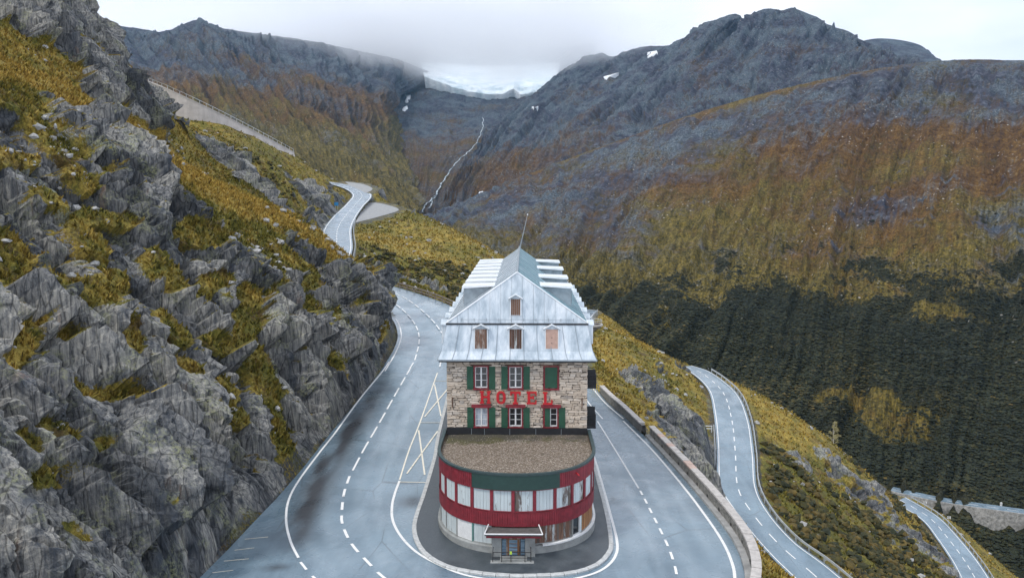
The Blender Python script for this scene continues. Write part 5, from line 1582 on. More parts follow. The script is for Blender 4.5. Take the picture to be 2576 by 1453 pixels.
# upper roof
ZRD, YA0, YA1 = 17.66, 59.75, 88.0
UPR = HB()
bx_ = e2[0] + 0.04
UPR.add([(-bx_, e2[1], ZBK - 0.02), (bx_, e2[1], ZBK - 0.02), (0, YA0, ZRD - 0.04), (-bx_, e2[2], ZBK - 0.02), (bx_, e2[2], ZBK - 0.02), (0, YA1, ZRD - 0.04)], [(0, 1, 2), (1, 4, 5, 2), (4, 3, 5), (3, 0, 2, 5)])
UP_R = part('gable_roof', UPR, M_ZINCD)
V3 = Vector
ap = V3((0, YA0, ZRD))
def gable_strip(n=13):
    nv = (V3((2 * bx_, 0, 0))).cross(ap - V3((-bx_, e2[1], ZBK))).normalized()
    if nv.y > 0: nv = -nv
    for i in range(n):
        xa, xb = -bx_ + 2 * bx_ * i / n + 0.012, -bx_ + 2 * bx_ * (i + 1) / n - 0.012
        def top(x):
            t = 1 - abs(x) / bx_
            return V3((x, e2[1] + (YA0 - e2[1]) * t, ZBK + (ZRD - ZBK) * t))
        pts = [V3((xa, e2[1], ZBK)), V3((xb, e2[1], ZBK)), top(xb)]
        if xa < 0 < xb: pts.append(ap.copy())
        pts.append(top(xa))
        d_ = nv * (0.012 + random.uniform(0, 0.006))
        part('roof_sheet', HB().add([p + d_ for p in pts], [tuple(range(len(pts)))]), M_ZINC, UP_R)
gable_strip()
for sx in (-1, 1):
    a0 = (sx * bx_, e2[1], ZBK + 0.012); a1 = (sx * bx_, e2[2], ZBK + 0.012)
    r0 = (0, YA0, ZRD + 0.008); r1 = (0, YA1, ZRD + 0.008)
    mid = lambda p, q: tuple((V3(p) + V3(q)) / 2)
    sheets(M_ZINC if sx < 0 else M_ZINC_REFLECT, a0, a1, mid(a0, r0), mid(a1, r1), r0, r1, 16, parent=UP_R)
    # verge cap along the gable edge
    d_ = (ap - V3((sx * bx_, e2[1], ZBK)))
    vp = HB(); q0 = V3((sx * bx_, e2[1] - 0.02, ZBK + 0.03)); q1 = ap + V3((0, -0.02, 0.05))
    vp.tube(q0, q1, 0.06, 0.06, 6)
    part('verge', vp, M_ZINCW, UP_R)
part('ridge_cap', HB().tube((0, YA0, ZRD + 0.03), (0, YA1, ZRD + 0.03), 0.085, n=8), M_ZINCD, UP_R)
# snow guard along the gable foot
sg = HB()
for x in np.arange(-4.2, 4.3, 0.94):
    sg.box(x - 0.02, x + 0.02, 59.02, 59.06, 14.0, 14.26)
sg.tube((-4.3, 59.04, 14.15), (4.3, 59.04, 14.15), 0.014, n=5)
part('snow_guard', sg, M_ZINCD, UP_R)

# --- dormers
def dormer(M, w, zb, zt, depth, style, parent=None, rm_=None):
    """gabled dormer, built facing -Y at the origin then placed by M"""
    T = lambda mb: MB(HL).add([M @ v for v in mb.v], mb.f)
    b = MB()
    h = w / 2
    pk = zt + 0.28
    b.add([(-h, 0, zb), (h, 0, zb), (h, 0, zt), (0, 0, pk), (-h, 0, zt), (-h, depth, zb + 0.2), (h, depth, zb + 0.2), (h, depth, zt), (0, depth, pk), (-h, depth, zt)],
          [(0, 1, 2, 3, 4), (1, 6, 7, 2), (5, 0, 4, 9)])
    d = part('dormer', T(b), M_ZINC, parent)
    r = MB(); ov = 0.09; t_ = 0.05
    for s in (-1, 1):
        r.prism([(0, -0.14, pk + 0.02), (s * (h + ov), -0.14, zt - 0.02), (s * (h + ov), -0.14, zt + t_ - 0.02), (0, -0.14, pk + 0.02 + t_ * 1.25)], (0, depth + 0.1, 0))
    part('dormer_roof', T(r), rm_ or M_ZINCW, d)
    part('dormer_edge', T(MB().prism([(0, -0.16, pk - 0.03), (h + ov, -0.16, zt - 0.07), (h + ov, -0.16, zt - 0.025), (0, -0.16, pk + 0.015), (-h - ov, -0.16, zt - 0.025), (-h - ov, -0.16, zt - 0.07)], (0, 0.05, 0))), M_ZINCD, d)
    x0, x1, z0, z1 = -h + 0.09, h - 0.09, zb + 0.06, zt - 0.02
    if style == 'panel':
        part('board_panel', T(MB().box(x0, x1, -0.05, -0.01, z0, z1)), M_PINK, d)
        for zz in (0.62, 0.3): part('bolt', T(MB().box(-0.03, 0.03, -0.075, -0.052, z0 + (z1 - z0) * zz * 0.9, z0 + (z1 - z0) * zz * 0.9 + 0.06)), M_IRON, d)
    elif style == 'dark':
        part('board_panel', T(MB().box(x0, x1, -0.04, -0.01, z0, z1)), M_BDARK, d)
    else:
        n = 5
        for i in range(n):
            a, c = x0 + (x1 - x0) * i / n + 0.008, x0 + (x1 - x0) * (i + 1) / n - 0.008
            zz = random.uniform(0, 0.02)
            part('plank', T(MB().box(a, c, -0.05 - zz, -0.01, z0, z1)), M_BWORN if (style == 'split' and i == 2) else (M_BBARE if style == 'brown' else M_BDARK), d)
    for a, c in ((x0 - 0.06, x0 - 0.003), (x1 + 0.003, x1 + 0.06)):
        part('jamb', T(MB().box(a, c, -0.07, -0.005, z0 - 0.05, z1 + 0.02)), M_ZINCW, d)
    return d
for x, st_ in ((-2.73, 'brown'), (-0.11, 'split'), (2.63, 'panel')):
    dormer(Matrix.Translation((x, 58.72, 0)), 1.1, 11.93, 13.5, 0.9, st_)
    part('apron', HB().add([(x - 0.42, 58.71, 11.93), (x + 0.42, 58.71, 11.93), (x + 0.46, 58.36, 11.32), (x - 0.46, 58.36, 11.32)], [(0, 1, 2, 3)]), M_ZINCW)
dormer(Matrix.Translation((-0.11, 59.05, 0)), 0.9, 14.45, 15.75, 0.9, 'brown')
for sx in (-1, 1):
    for c in range(8):
        y_ = 61.4 + c * 3.4
        M = Matrix.Translation((sx * 5.85, y_, 0)) @ Matrix.Rotation(sx * R(90), 4, 'Z')
        dormer(M, 1.1, 11.95, 13.45, 0.9, 'dark', rm_=M_ZINC)
# long flat-roofed dormers on the upper roof
for sx in (-1, 1):
    starts = (62.2, 65.7, 69.2, 72.7, 76.2, 79.7, 83.2, 86.0) if sx < 0 else (62.2, 68.9, 77.2, 85.2)
    for y0 in starts:
        wd = 2.0 if sx < 0 else 2.3
        xo, xi = sx * 4.28, sx * 1.95
        zt_ = 16.16
        zr = lambda x: ZRD - (ZRD - ZBK) * abs(x) / bx_
        b = HB()
        y1 = y0 + wd
        vs = [(xo, y0 + .1, zr(xo) - 0.1), (xo, y1 - .1, zr(xo) - 0.1), (xo, y1 - .1, zt_), (xo, y0 + .1, zt_), (xi, y0 + .1, zt_ + 0.05), (xi, y1 - .1, zt_ + 0.05)]
        b.add(vs, [(0, 1, 2, 3), (0, 3, 4), (1, 5, 2)])
        d = part('shed_dormer', b, M_ZINCD)
        part('dormer_roof', HB().prism([(xo + sx * 0.12, y0 - 0.1, zt_), (xi - sx * 0.15, y0 - 0.1, zt_ + 0.16), (xi - sx * 0.15, y0 - 0.1, zt_ + 0.26), (xo + sx * 0.12, y0 - 0.1, zt_ + 0.17)], (0, wd + 0.2, 0)), M_ZINCW, d)
        part('boarded_window', HB().box(min(xo, xo + sx * 0.04), max(xo, xo + sx * 0.04), y0 + 0.4, y1 - 0.4, zr(xo) + 0.25, zt_ - 0.25), M_BDARK, d)

# --- balconies on the right side wall
for z0, y0 in ((5.35, 60.2), (8.55, 60.2)):
    b = part('balcony', HB().box(XW + 0.02, XW + 0.80, y0, y0 + 2.6, z0, z0 + 0.14), M_BITU)
    rl = HB()
    for zz in (z0 + 0.55, z0 + 1.05):
        rl.box(XW + 0.03, XW + 0.80, y0, y0 + 0.04, zz, zz + 0.05).box(XW + 0.76, XW + 0.80, y0 + 0.045, y0 + 2.56, zz, zz + 0.05).box(XW + 0.03, XW + 0.80, y0 + 2.56, y0 + 2.6, zz, zz + 0.05)
    part('balcony_rail', rl, M_IRON, b)
    for i in range(12):
        yy = y0 + 0.02 + i * 0.23
        part('baluster', HB().box(XW + 0.765, XW + 0.795, yy, yy + 0.03, z0 + 0.145, z0 + 1.04), M_IRON, b)
    for i in range(4):
        xx = XW + 0.06 + i * 0.2
        part('baluster', HB().box(xx, xx + 0.03, y0 + 0.005, y0 + 0.035, z0 + 0.145, z0 + 1.04), M_IRON, b)
    part('screen', HB().box(XW + 0.1, XW + 0.72, y0 + 0.06, y0 + 0.1, z0 + 0.2, z0 + 1.75 if z0 < 6 else z0 + 1.5), M_BITU, b)
    part('balcony_door', HB().box(XW + 0.005, XW + 0.05, y0 + 0.8, y0 + 1.8, z0 + 0.145, z0 + 2.0), M_GLASS, b)

# --- round annex
def annex_outline():
    pts = [(-5.55, 59.3), (-5.55, 57.0)]
    for a in np.linspace(180, 360, 91)[0:]:
        c, s = math.cos(R(a)), math.sin(R(a))
        pts.append((5.55 * math.copysign(abs(c) ** (2 / 2.25), c), 55.4 + 5.9 * math.copysign(abs(s) ** (2 / 2.25), s)))
    pts += [(5.55, 57.0), (5.55, 59.3)]
    return pts
AO = np.array(annex_outline())
AL = np.concatenate([[0], np.cumsum(np.linalg.norm(np.diff(AO, axis=0), axis=1))])
def an(s, off=0.0):
    p = np.array([np.interp(s, AL, AO[:, 0]), np.interp(s, AL, AO[:, 1])])
    q = np.array([np.interp(s + 0.05, AL, AO[:, 0]), np.interp(s + 0.05, AL, AO[:, 1])]) - np.array([np.interp(s - 0.05, AL, AO[:, 0]), np.interp(s - 0.05, AL, AO[:, 1])])
    n = np.array([q[1], -q[0]]) / (np.linalg.norm(q) + 1e-9)
    return p + n * off
SM = AL[-1] / 2 - 0.17
ss = np.linspace(0.02, AL[-1] - 0.02, 200)
core = part('annex_wall', HB().strip([[(*an(s, -0.12), -0.5) for s in ss], [(*an(s, -0.12), 5.35) for s in ss]]), M_BDARK)
part('plinth', HB().strip([[(*an(s, 0.14), -0.4) for s in ss], [(*an(s, 0.14), 0.55) for s in ss], [(*an(s, 0.06), 0.62) for s in ss], [(*an(s, -0.11), 0.62) for s in ss]], ), M_CONC2, smooth=False)
sr = [s for s in ss if s > SM + 1.9]
part('white_sill', HB().strip([[(*an(s, -0.08), 0.60) for s in sr], [(*an(s, 0.17), 0.60) for s in sr], [(*an(s, 0.17), 0.70) for s in sr], [(*an(s, -0.08), 0.70) for s in sr]]), M_WHITE)
def board_band(z0, z1, name, label):
    lo, hi = [], []
    bw = 0.165
    for i, s in enumerate(np.arange(0.03, AL[-1] - bw, bw)):
        o_ = 0.035 + 0.012 * random.random()
        for t, oo in ((0.0, 0.012), (0.012, o_), (bw - 0.014, o_), (bw - 0.002, 0.012)):
            p = an(s + t, oo); lo.append((*p, z0)); hi.append((*p, z1))
    back_lo = [(*an(s, -0.1), z0) for s in np.linspace(0.03, AL[-1] - 0.1, len(lo))]
    mb_ = HB().strip([back_lo, lo, hi])
    return tag(part(name, mb_, M_RED), label, kind='stuff')
board_band(1.95, 2.90, 'cladding_band', 'lower band of narrow red boards')
board_band(4.38, 5.45, 'cladding_band', 'upper band of narrow red boards')
# sign panel
si = [s for s in ss if an(s)[0] > -2.97 and an(s)[0] < 2.86 and an(s)[1] < 53]
part('fascia_panel', HB().strip([[(*an(s, 0.05), 4.44) for s in si], [(*an(s, 0.10), 4.44) for s in si], [(*an(s, 0.10), 5.40) for s in si], [(*an(s, 0.05), 5.40) for s in si]]), plain('dark_green_panel', (0.022, 0.055, 0.046), 0.6, 0.15))
# roof edge
M_EDGE = plain('green_edge_metal', (0.035, 0.06, 0.06), 0.5, 0.2)
part('roof_edge', HB().strip([[(*an(s, 0.02), 5.42) for s in ss], [(*an(s, 0.13), 5.42) for s in ss], [(*an(s, 0.13), 5.56) for s in ss], [(*an(s, -0.10), 5.56) for s in ss], [(*an(s, -0.12), 5.2) for s in ss]]), M_EDGE)
# gravel roof with moss
k = NM('roof_gravel')
P_ = k.wpos()
v_ = k.voro(P_, 15, 'F1', 'Color')
sp = k.n('ShaderNodeSeparateColor'); k.l(v_, sp.inputs[0])
gcol = k.ramp(sp.outputs[0], (0.0, (0.075, 0.055, 0.038)), (0.5, (0.17, 0.132, 0.095)), (0.85, (0.27, 0.22, 0.17)), (1.0, (0.44, 0.38, 0.32)))
ms, wd_, _, _ = k.attr('moss')
fm = k.math('ADD', ms, k.math('MULTIPLY', k.math('SUBTRACT', k.noise(P_, 1.6, 6, 0.72), 0.5), 1.5), True)
moss = k.ramp(k.noise(P_, 5, 4, 0.7), (0.3, (0.035, 0.036, 0.012)), (0.7, (0.115, 0.105, 0.03)))
cg = k.mix(k.ramp(fm, (0.45, 0.0), (0.62, 0.9)), gcol, moss)
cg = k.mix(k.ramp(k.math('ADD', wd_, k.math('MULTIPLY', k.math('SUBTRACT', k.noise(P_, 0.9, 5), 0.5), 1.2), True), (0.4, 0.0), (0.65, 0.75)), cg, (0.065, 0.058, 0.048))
k.bump(k.voro(P_, 15), 0.6, 0.04)
M_RGRAV = k.out(cg, 0.9)
sg_ = np.linspace(0.02, AL[-1] - 0.02, 120)
rows = np.array([[[*(an(s, -0.13) * t + np.array([0, 57.5]) * (1 - t) if an(s, -.13)[1] < 57.5 else np.array([an(s, -.13)[0] * t, an(s, -.13)[1]])), 5.24] for s in sg_] for t in np.linspace(0.0, 1.0, 44)]).reshape(-1, 3)
rows[:, 2] += 0.05 * fbm(rows * 1.2, 4, 611) + 0.03 * fbm(rows * 5, 2, 613)
mo = np.exp(-(((rows[:, 0] + 3.0) / 1.9) ** 2 + ((rows[:, 1] - 57.7) / 0.9) ** 2)) * 0.9 + 0.35 * np.exp(-(((rows[:, 0] - 4.3) / 0.8) ** 2 + ((rows[:, 1] - 53.8) / 0.7) ** 2)) + 0.42 * sstep(54.5, 58.5, rows[:, 1]) + 0.12
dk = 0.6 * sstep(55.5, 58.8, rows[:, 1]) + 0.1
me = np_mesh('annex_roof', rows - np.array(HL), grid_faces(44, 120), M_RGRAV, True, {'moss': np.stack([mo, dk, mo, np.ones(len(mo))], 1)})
add_obj('annex_roof', me, HOTEL)
gp = 1500
rg = np.random.default_rng(5)
gi = rg.choice(len(rows), gp)
gv = rows[gi] + rg.normal(0, 0.08, (gp, 3)) * [1, 1, 0.1]
okg = (np.abs(gv[:, 0]) < 5.3) & (gv[:, 1] > 50) & (gv[:, 1] < 58.8)
gv = gv[okg]
sv = rg.uniform(0.015, 0.035, len(gv))
Vp = (ICO_V[None] * rg.uniform(0.7, 1.2, (len(gv), 12, 1)) * sv[:, None, None] + gv[:, None]).reshape(-1, 3) - np.array(HL)
Fp = (ICO_F[None] + (np.arange(len(gv)) * 12)[:, None, None]).reshape(-1, 3)
tag(add_obj('roof_pebbles', np_mesh('roof_pebbles', Vp, Fp, plain('pebble', (0.30, 0.265, 0.225), 0.9, 0.4, 2.0), False), HOTEL), 'loose pebbles on the annex roof', kind='stuff')

# window bays
PIT = 1.42
def quad_box(s0, s1, z0, z1, o0, o1):
    a0, b0, a1, b1 = an(s0, o0), an(s1, o0), an(s0, o1), an(s1, o1)
    return HB().prism([(*a0, z0), (*b0, z0), (*b1, z0), (*a1, z0)], (0, 0, z1 - z0))
def bay(s0, s1, z0, z1, mats, n=5, name='annex_window', frame=None):
    w_ = part(name, quad_box(s0 - 0.0, s1 + 0.0, z0 - 0.02, z0 + 0.05, -0.10, 0.02), frame or M_RED)
    for i in range(n):
        a, b = s0 + (s1 - s0) * i / n, s0 + (s1 - s0) * (i + 1) / n
        m = mats[i % len(mats)]
        part('plank', quad_box(a + 0.007, b - 0.007, z0 + 0.052, z1, -0.09, -0.055 + random.uniform(-0.008, 0.008)), m, w_)
    return w_
for kk in range(-8, 9):
    s = SM + kk * PIT
    if s < 0.3 or s > AL[-1] - 0.3: continue
    part('post', quad_box(s - 0.105, s + 0.105, 2.902, 4.378, -0.11, 0.03), M_RED)
    if s + PIT > AL[-1] - 0.2: continue
    mats = [M_BPALE] * 5
    if kk == 0: mats = [M_BWORN, M_BWORN, M_BPALE, M_BPALE, M_BPALE]
    if kk == 2: mats = [M_BPALE, M_BPALE, M_BWORN, M_BWORN, M_BWORN]
    if kk == 3: mats = [M_BPALE, M_BPALE, M_BPALE, M_BWORN, M_BWORN]
    bay(s + 0.11, s + PIT - 0.11, 2.93, 4.37, mats)
M_TEAL = plain('teal_mullion', (0.10, 0.22, 0.20), 0.6, 0.2)
for kk in range(-8, 9):
    s = SM + kk * PIT
    if s < 0.3 or s + PIT > AL[-1] - 0.2 or kk in (-1, 0): continue
    z0 = 0.64 if kk < 0 else 0.70
    if kk < -1:
        m = [M_BPALE] * 4
        if kk == -3: part('white_panel', quad_box(s + 0.1, s + PIT - 0.02, z0, 1.94, -0.09, -0.03), M_WHITE)
        else: bay(s + 0.1, s + PIT - 0.02, z0, 1.94, m, 4, 'lower_window', M_CONC2)
        part('mullion', quad_box(s - 0.018, s + 0.098, z0, 1.94, -0.1, 0.0), M_TEAL if kk == -2 else M_CONC2)
    elif kk == 3:
        w_ = part('open_window', quad_box(s + 0.05, s + 0.85, z0, z0 + 0.08, -0.1, 0.05), M_WHITE)
        part('pane', quad_box(s + 0.10, s + 0.78, z0 + 0.082, 1.94, -0.1, -0.085), M_GLASS, w_)
        part('jamb', quad_box(s + 0.785, s + 0.87, z0 + 0.082, 1.94, -0.1, 0.03), M_WHITE, w_)
        part('jamb', quad_box(s + 0.02, s + 0.095, z0 + 0.082, 1.94, -0.1, 0.02), M_CONC2, w_)
        bay(s + 0.9, s + PIT - 0.02, z0, 1.94, [M_BPALE, M_BORNG], 2, 'lower_window', M_CONC2)
    elif kk in (4, 5):
        bay(s, s + PIT - 0.02, z0, 1.94, [M_BORNG], 5, 'lower_window', M_CONC2)
    elif kk in (1, 2):
        bay(s, s + PIT - 0.005, z0, 1.94, [M_BBARE, M_BWORN, M_BBARE], 8, 'lower_window', M_CONC2)
    else:
        bay(s, s + PIT - 0.02, z0, 1.94, [M_BWORN], 5, 'lower_window', M_CONC2)

# entrance porch
PY = 49.02
part('porch_pier', HB().box(-1.55, -0.92, PY, 49.75, -0.1, 1.72), M_CONC2)
part('porch_pier', HB().box(0.62, 1.28, PY, 49.75, -0.1, 1.72), M_CONC2)
part('porch_back', HB().box(-0.918, 0.618, PY + 0.30, 49.75, -0.1, 1.72), M_BITU)
for i in range(6): part('transom_board', HB().box(-0.9 + i * 0.25, -0.66 + i * 0.25, PY + 0.22, PY + 0.29, 1.22, 1.70), M_BBARE)
door = part('door', HB().box(-0.52, 0.22, PY + 0.24, PY + 0.29, 0.02, 1.2), M_BORNG)
k = NM('blue_door_glass')
M_DGL = k.out(k.ramp(k.noise(k.wpos((1, 1, 6)), 1.5, 3), (0.3, (0.10, 0.17, 0.24)), (0.7, (0.30, 0.42, 0.52))), 0.2)
for i in range(4): part('door_pane', HB().box(-0.42, 0.12, PY + 0.215, PY + 0.235, 0.12 + i * 0.27, 0.35 + i * 0.27), M_DGL, door)
part('sidelight', HB().box(-0.88, -0.62, PY + 0.24, PY + 0.29, 0.1, 1.2), M_DGL)
part('sidelight', HB().box(0.34, 0.6, PY + 0.24, PY + 0.29, 0.1, 1.2), M_DGL)
for x in (-0.6, 0.24): part('door_jamb', HB().box(x, x + 0.075, PY + 0.2, PY + 0.29, 0.0, 1.21), M_BBARE)
part('step', HB().box(-1.0, 0.75, PY - 0.55, PY - 0.004, -0.1, 0.17), M_CONC2)
part('landing', HB().box(-1.6, 1.2, PY - 0.95, PY - 0.555, -0.1, 0.135), M_CONC2)
part('canopy', HB().box(-1.98, 1.74, 48.52, 49.62, 1.74, 1.86), plain('canopy_tar', (0.10, 0.095, 0.09), 0.8, 0.3, 4))
part('canopy_fascia', HB().box(-1.9, 1.66, 48.62, 49.6, 1.56, 1.737), M_RED)
ce = HB(); ce.tube((-2.0, 48.5, 1.88), (1.76, 48.5, 1.88), 0.045).tube((-2.0, 48.5, 1.88), (-1.78, 49.5, 2.1), 0.04).tube((1.76, 48.5, 1.88), (1.52, 49.5, 2.1), 0.04)
part('canopy_edge', ce, M_WHITE)
rl = HB()
for zz in (0.40, 0.78): rl.tube((-1.45, 48.25, zz), (1.0, 48.25, zz), 0.024)
for x in (-1.45, -0.88, -0.28, 0.62, 1.0): rl.tube((x, 48.25, 0.1), (x, 48.25, 0.80), 0.024)
for x in (-1.45, 1.0):
    for zz in (0.40, 0.78): rl.tube((x, 48.25, zz), (x, PY, zz), 0.024)
part('entrance_railing', rl, M_IRON)
part('warning_tag', HB().box(-0.36, -0.22, 48.20, 48.225, 0.66, 0.86), plain('lime_tag', (0.55, 0.75, 0.08), 0.5, 0.05))
# lamp bracket on the upper cladding
part('lamp_bracket', HB().tube((*an(SM + 3.2 * PIT, 0.05), 5.12), (*an(SM + 3.2 * PIT, 0.35), 5.0), 0.05), M_REDL)

# --- HOTEL letters
sign = empty('hotel_sign', (0, 58.9, 7.54), 'red slab serif letters reading HOTEL on the stone facade', 'sign')
ZL, HLt = 7.66, 0.98
def letter(ch, x0, x1, dz=0.0):
    w_ = x1 - x0; st = 0.205; sf = 0.125; z0, z1 = ZL + dz, ZL + dz + HLt
    rects = []
    if ch == 'H':
        for xx in (x0 + 0.07, x1 - 0.07 - st): rects += [(xx, xx + st, z0 + sf, z1 - sf)]
        for a, b in ((x0, x0 + 0.31), (x1 - 0.31, x1)): rects += [(a, b, z0, z0 + sf), (a, b, z1 - sf, z1)]
        rects += [(x0 + 0.07 + st, x1 - 0.07 - st, z0 + 0.45, z0 + 0.59)]
    if ch == 'T':
        xm = (x0 + x1) / 2
        rects += [(x0, x1, z1 - 0.15, z1), (xm - st / 2, xm + st / 2, z0 + sf, z1 - 0.15), (xm - 0.2, xm + 0.2, z0, z0 + sf), (x0, x0 + 0.1, z1 - 0.3, z1 - 0.15), (x1 - 0.1, x1, z1 - 0.3, z1 - 0.15)]
    if ch == 'E':
        rects += [(x0 + 0.07, x0 + 0.07 + st, z0 + 0.13, z1 - 0.13), (x0, x1, z0, z0 + 0.13), (x0, x1, z1 - 0.13, z1), (x0 + 0.07 + st, x1 - 0.2, z0 + 0.45, z0 + 0.58), (x1 - 0.1, x1, z0 + 0.13, z0 + 0.3), (x1 - 0.1, x1, z1 - 0.3, z1 - 0.13), (x1 - 0.29, x1 - 0.2, z0 + 0.37, z0 + 0.45), (x1 - 0.29, x1 - 0.2, z0 + 0.58, z0 + 0.66)]
    if ch == 'L':
        rects += [(x0 + 0.08, x0 + 0.08 + st, z0 + 0.13, z1 - sf), (x0, x0 + 0.34, z1 - sf, z1), (x0, x1, z0, z0 + 0.13), (x1 - 0.11, x1, z0 + 0.13, z0 + 0.36)]
    mb_ = MB(sign.location); ed = MB(sign.location)
    if ch == 'O':
        xm, zm = (x0 + x1) / 2, (z0 + z1) / 2
        def oval(a, b, n=28, e=2.6): return [(xm + a * math.copysign(abs(math.cos(t)) ** (2 / e), math.cos(t)), zm + b * math.copysign(abs(math.sin(t)) ** (2 / e), math.sin(t))) for t in np.linspace(0, 2 * math.pi, n, endpoint=False)]
        o1, i1 = oval(w_ / 2, HLt / 2), oval(w_ / 2 - st, HLt / 2 - 0.13)
        y0, y1 = 58.78, 58.9
        R_ = lambda ring, y: [(p, y, q) for p, q in ring]
        mb_.strip([R_(i1, y1), R_(i1, y0), R_(o1, y0), R_(o1, y1), R_(i1, y1)], True)
        o2, i2 = oval(w_ / 2 + 0.005, HLt / 2 + 0.005), oval(w_ / 2 - st - 0.005, HLt / 2 - 0.135)
        ed.strip([R_(i2, 58.93), R_(i2, 58.905), R_(o2, 58.905), R_(o2, 58.93), R_(i2, 58.93)], True)
    for a, b, c, d in rects:
        mb_.box(a, b, 58.78 + random.uniform(0, 0.002), 58.9, c, d)
        ed.box(a - 0.005, b + 0.005, 58.905 + random.uniform(0, 0.002), 58.93, c - 0.005, d + 0.005)
    o = mb_.build('letter', M_REDL, sign)
    ed.build('gilt_edge', M_GOLD, o)
for ch, a, b, dz in (('H', -2.84, -2.0, 0.03), ('O', -1.58, -0.86, 0.02), ('T', -0.52, 0.28, 0.0), ('E', 0.74, 1.5, 0.0), ('L', 1.98, 2.72, -0.03)):
    letter(ch, a, b, dz)

# --- flagpole on the ridge
t = empty('flagpole', (0, 87.6, 17.6), 'thin leaning metal flagpole on the rear of the ridge', 'flagpole')
MB(t.location).tube((0, 87.6, 17.4), (0.88, 87.6, 21.3), 0.06, 0.025, 8).build('pole', M_ZINCD, t)
MB(t.location).tube((0.87, 87.6, 21.28), (0.91, 87.6, 21.45), 0.06, 0.04, 8).build('finial', M_ZINCW, t)
MB(t.location).tube((0, 87.6, 17.6), (0.05, 87.6, 17.85), 0.14, 0.1, 8).build('socket', M_ZINCD, t)
# ================================================================== SMALL THINGS
# slender birch on the spur
def birch(loc, h, label):
    t = empty('birch_tree', loc, label, 'tree')
    g = np.random.default_rng(77)
    tr = MB(loc)
    pts = [Vector(loc) + Vector((0.10 * math.sin(i * 0.9) * i * 0.2, 0.05 * i * 0.2, h * i / 8)) for i in range(9)]
    for i in range(8): tr.tube(pts[i], pts[i + 1], 0.10 * (1 - i / 9) + 0.015, 0.10 * (1 - (i + 1) / 9) + 0.015, 7)
    tips = []
    for i in range(26):
        k_ = 0.16 + 0.80 * i / 26
        p = Vector(loc) + Vector((0, 0, h * k_))
        a = g.uniform(0, 6.28); L = h * 0.26 * (1.08 - k_) * g.uniform(0.7, 1.15) + 0.15
        q = p + Vector((math.cos(a) * L, math.sin(a) * L, L * 0.55))
        tr.tube(p, q, 0.03 * (1.1 - k_) + 0.008, 0.006, 5)
        tips += [p.lerp(q, f) for f in (0.45, 0.65, 0.8, 0.95, 1.05)]
    tr.build('trunk', plain('birch_bark', (0.42, 0.40, 0.37), 0.8, 0.4, 6), t)
    n = 1900
    c = np.array([tips[i] for i in g.integers(0, len(tips), n)]) + g.normal(0, 0.16, (n, 3))
    s = g.uniform(0.045, 0.10, n)
    u = g.normal(0, 1, (n, 3)); u /= np.linalg.norm(u, axis=1)[:, None]
    v = np.cross(u, g.normal(0, 1, (n, 3))); v /= np.linalg.norm(v, axis=1)[:, None]
    V = np.stack([c - u * s[:, None], c + v * s[:, None] * 0.7, c + u * s[:, None], c - v * s[:, None] * 0.7], 1).reshape(-1, 3) - np.array(loc)
    add_obj('crown', np_mesh('crown', V, np.arange(len(V)).reshape(-1, 4), plain('autumn_birch_leaf', (0.36, 0.32, 0.15), 0.8, 0.45, 5), False), t)
def ground_at(x, y):
    h = LANDB.ray_cast(Vector((x, y, 300)), Vector((0, 0, -1)))
    return h[0].z if h[0] is not None else float(tps(np.array([x]), np.array([y]))[0])
LANDB = bvh_of([(LAND_R[0], LAND_R[1]), (LAND_U[0], LAND_U[1])])
q = S(2096, 1120, 158)
birch((float(q[0]), float(q[1]), ground_at(q[0], q[1]) - 0.1), 5.6, 'small pale birch tree standing alone on the spur at right')

# chevron boards on the lowest bend
M_BLACK = plain('sign_black', (0.02, 0.02, 0.02), 0.5, 0.1)
def chevron(px, py, Y, label):
    p = S(px, py, Y); z = ground_at(p[0], p[1])
    loc = (float(p[0]), float(p[1]), z)
    t = empty('chevron_board', loc, label, 'road sign')
    MB(loc).tube(loc, (loc[0], loc[1], z + 1.3), 0.05).build('post', M_STEEL, t)
    b = MB(loc).box(loc[0] - 0.45, loc[0] + 0.45, loc[1] - 0.10, loc[1] - 0.06, z + 0.7, z + 1.4).build('board', M_WHITE, t)
    x0, y0 = loc[0], loc[1] - 0.105
    for s in (-0.32, 0.02):
        MB(loc).prism([(x0 + s + 0.3, y0, z + 0.72), (x0 + s, y0, z + 1.05), (x0 + s + 0.3, y0, z + 1.38), (x0 + s + 0.14, y0, z + 1.38), (x0 + s - 0.12, y0, z + 1.05), (x0 + s + 0.14, y0, z + 0.72)][::-1], (0, -0.012, 0)).build('chevron', M_BLACK, b)
chevron(2323, 1318, 208, 'black and white chevron board at the far end of the lowest bend')
chevron(2384, 1340, 196, 'black and white chevron board nearer along the lowest bend')
# marker stone on the distant road
h = drape(2517, 1288, 0.0, MRB)
if h is not None:
    t = empty('marker_stone', tuple(h), 'small white marker stone beside the distant road at right', 'marker')
    MB(h).tube(h, h + Vector((0, 0, 3.9)), 0.5, 0.42, 8).build('shaft', M_WHITE, t)
    MB(h).tube(h + Vector((0, 0, 3.9)), h + Vector((0, 0, 4.3)), 0.55, 0.3, 8).build('cap', M_KERB, t)
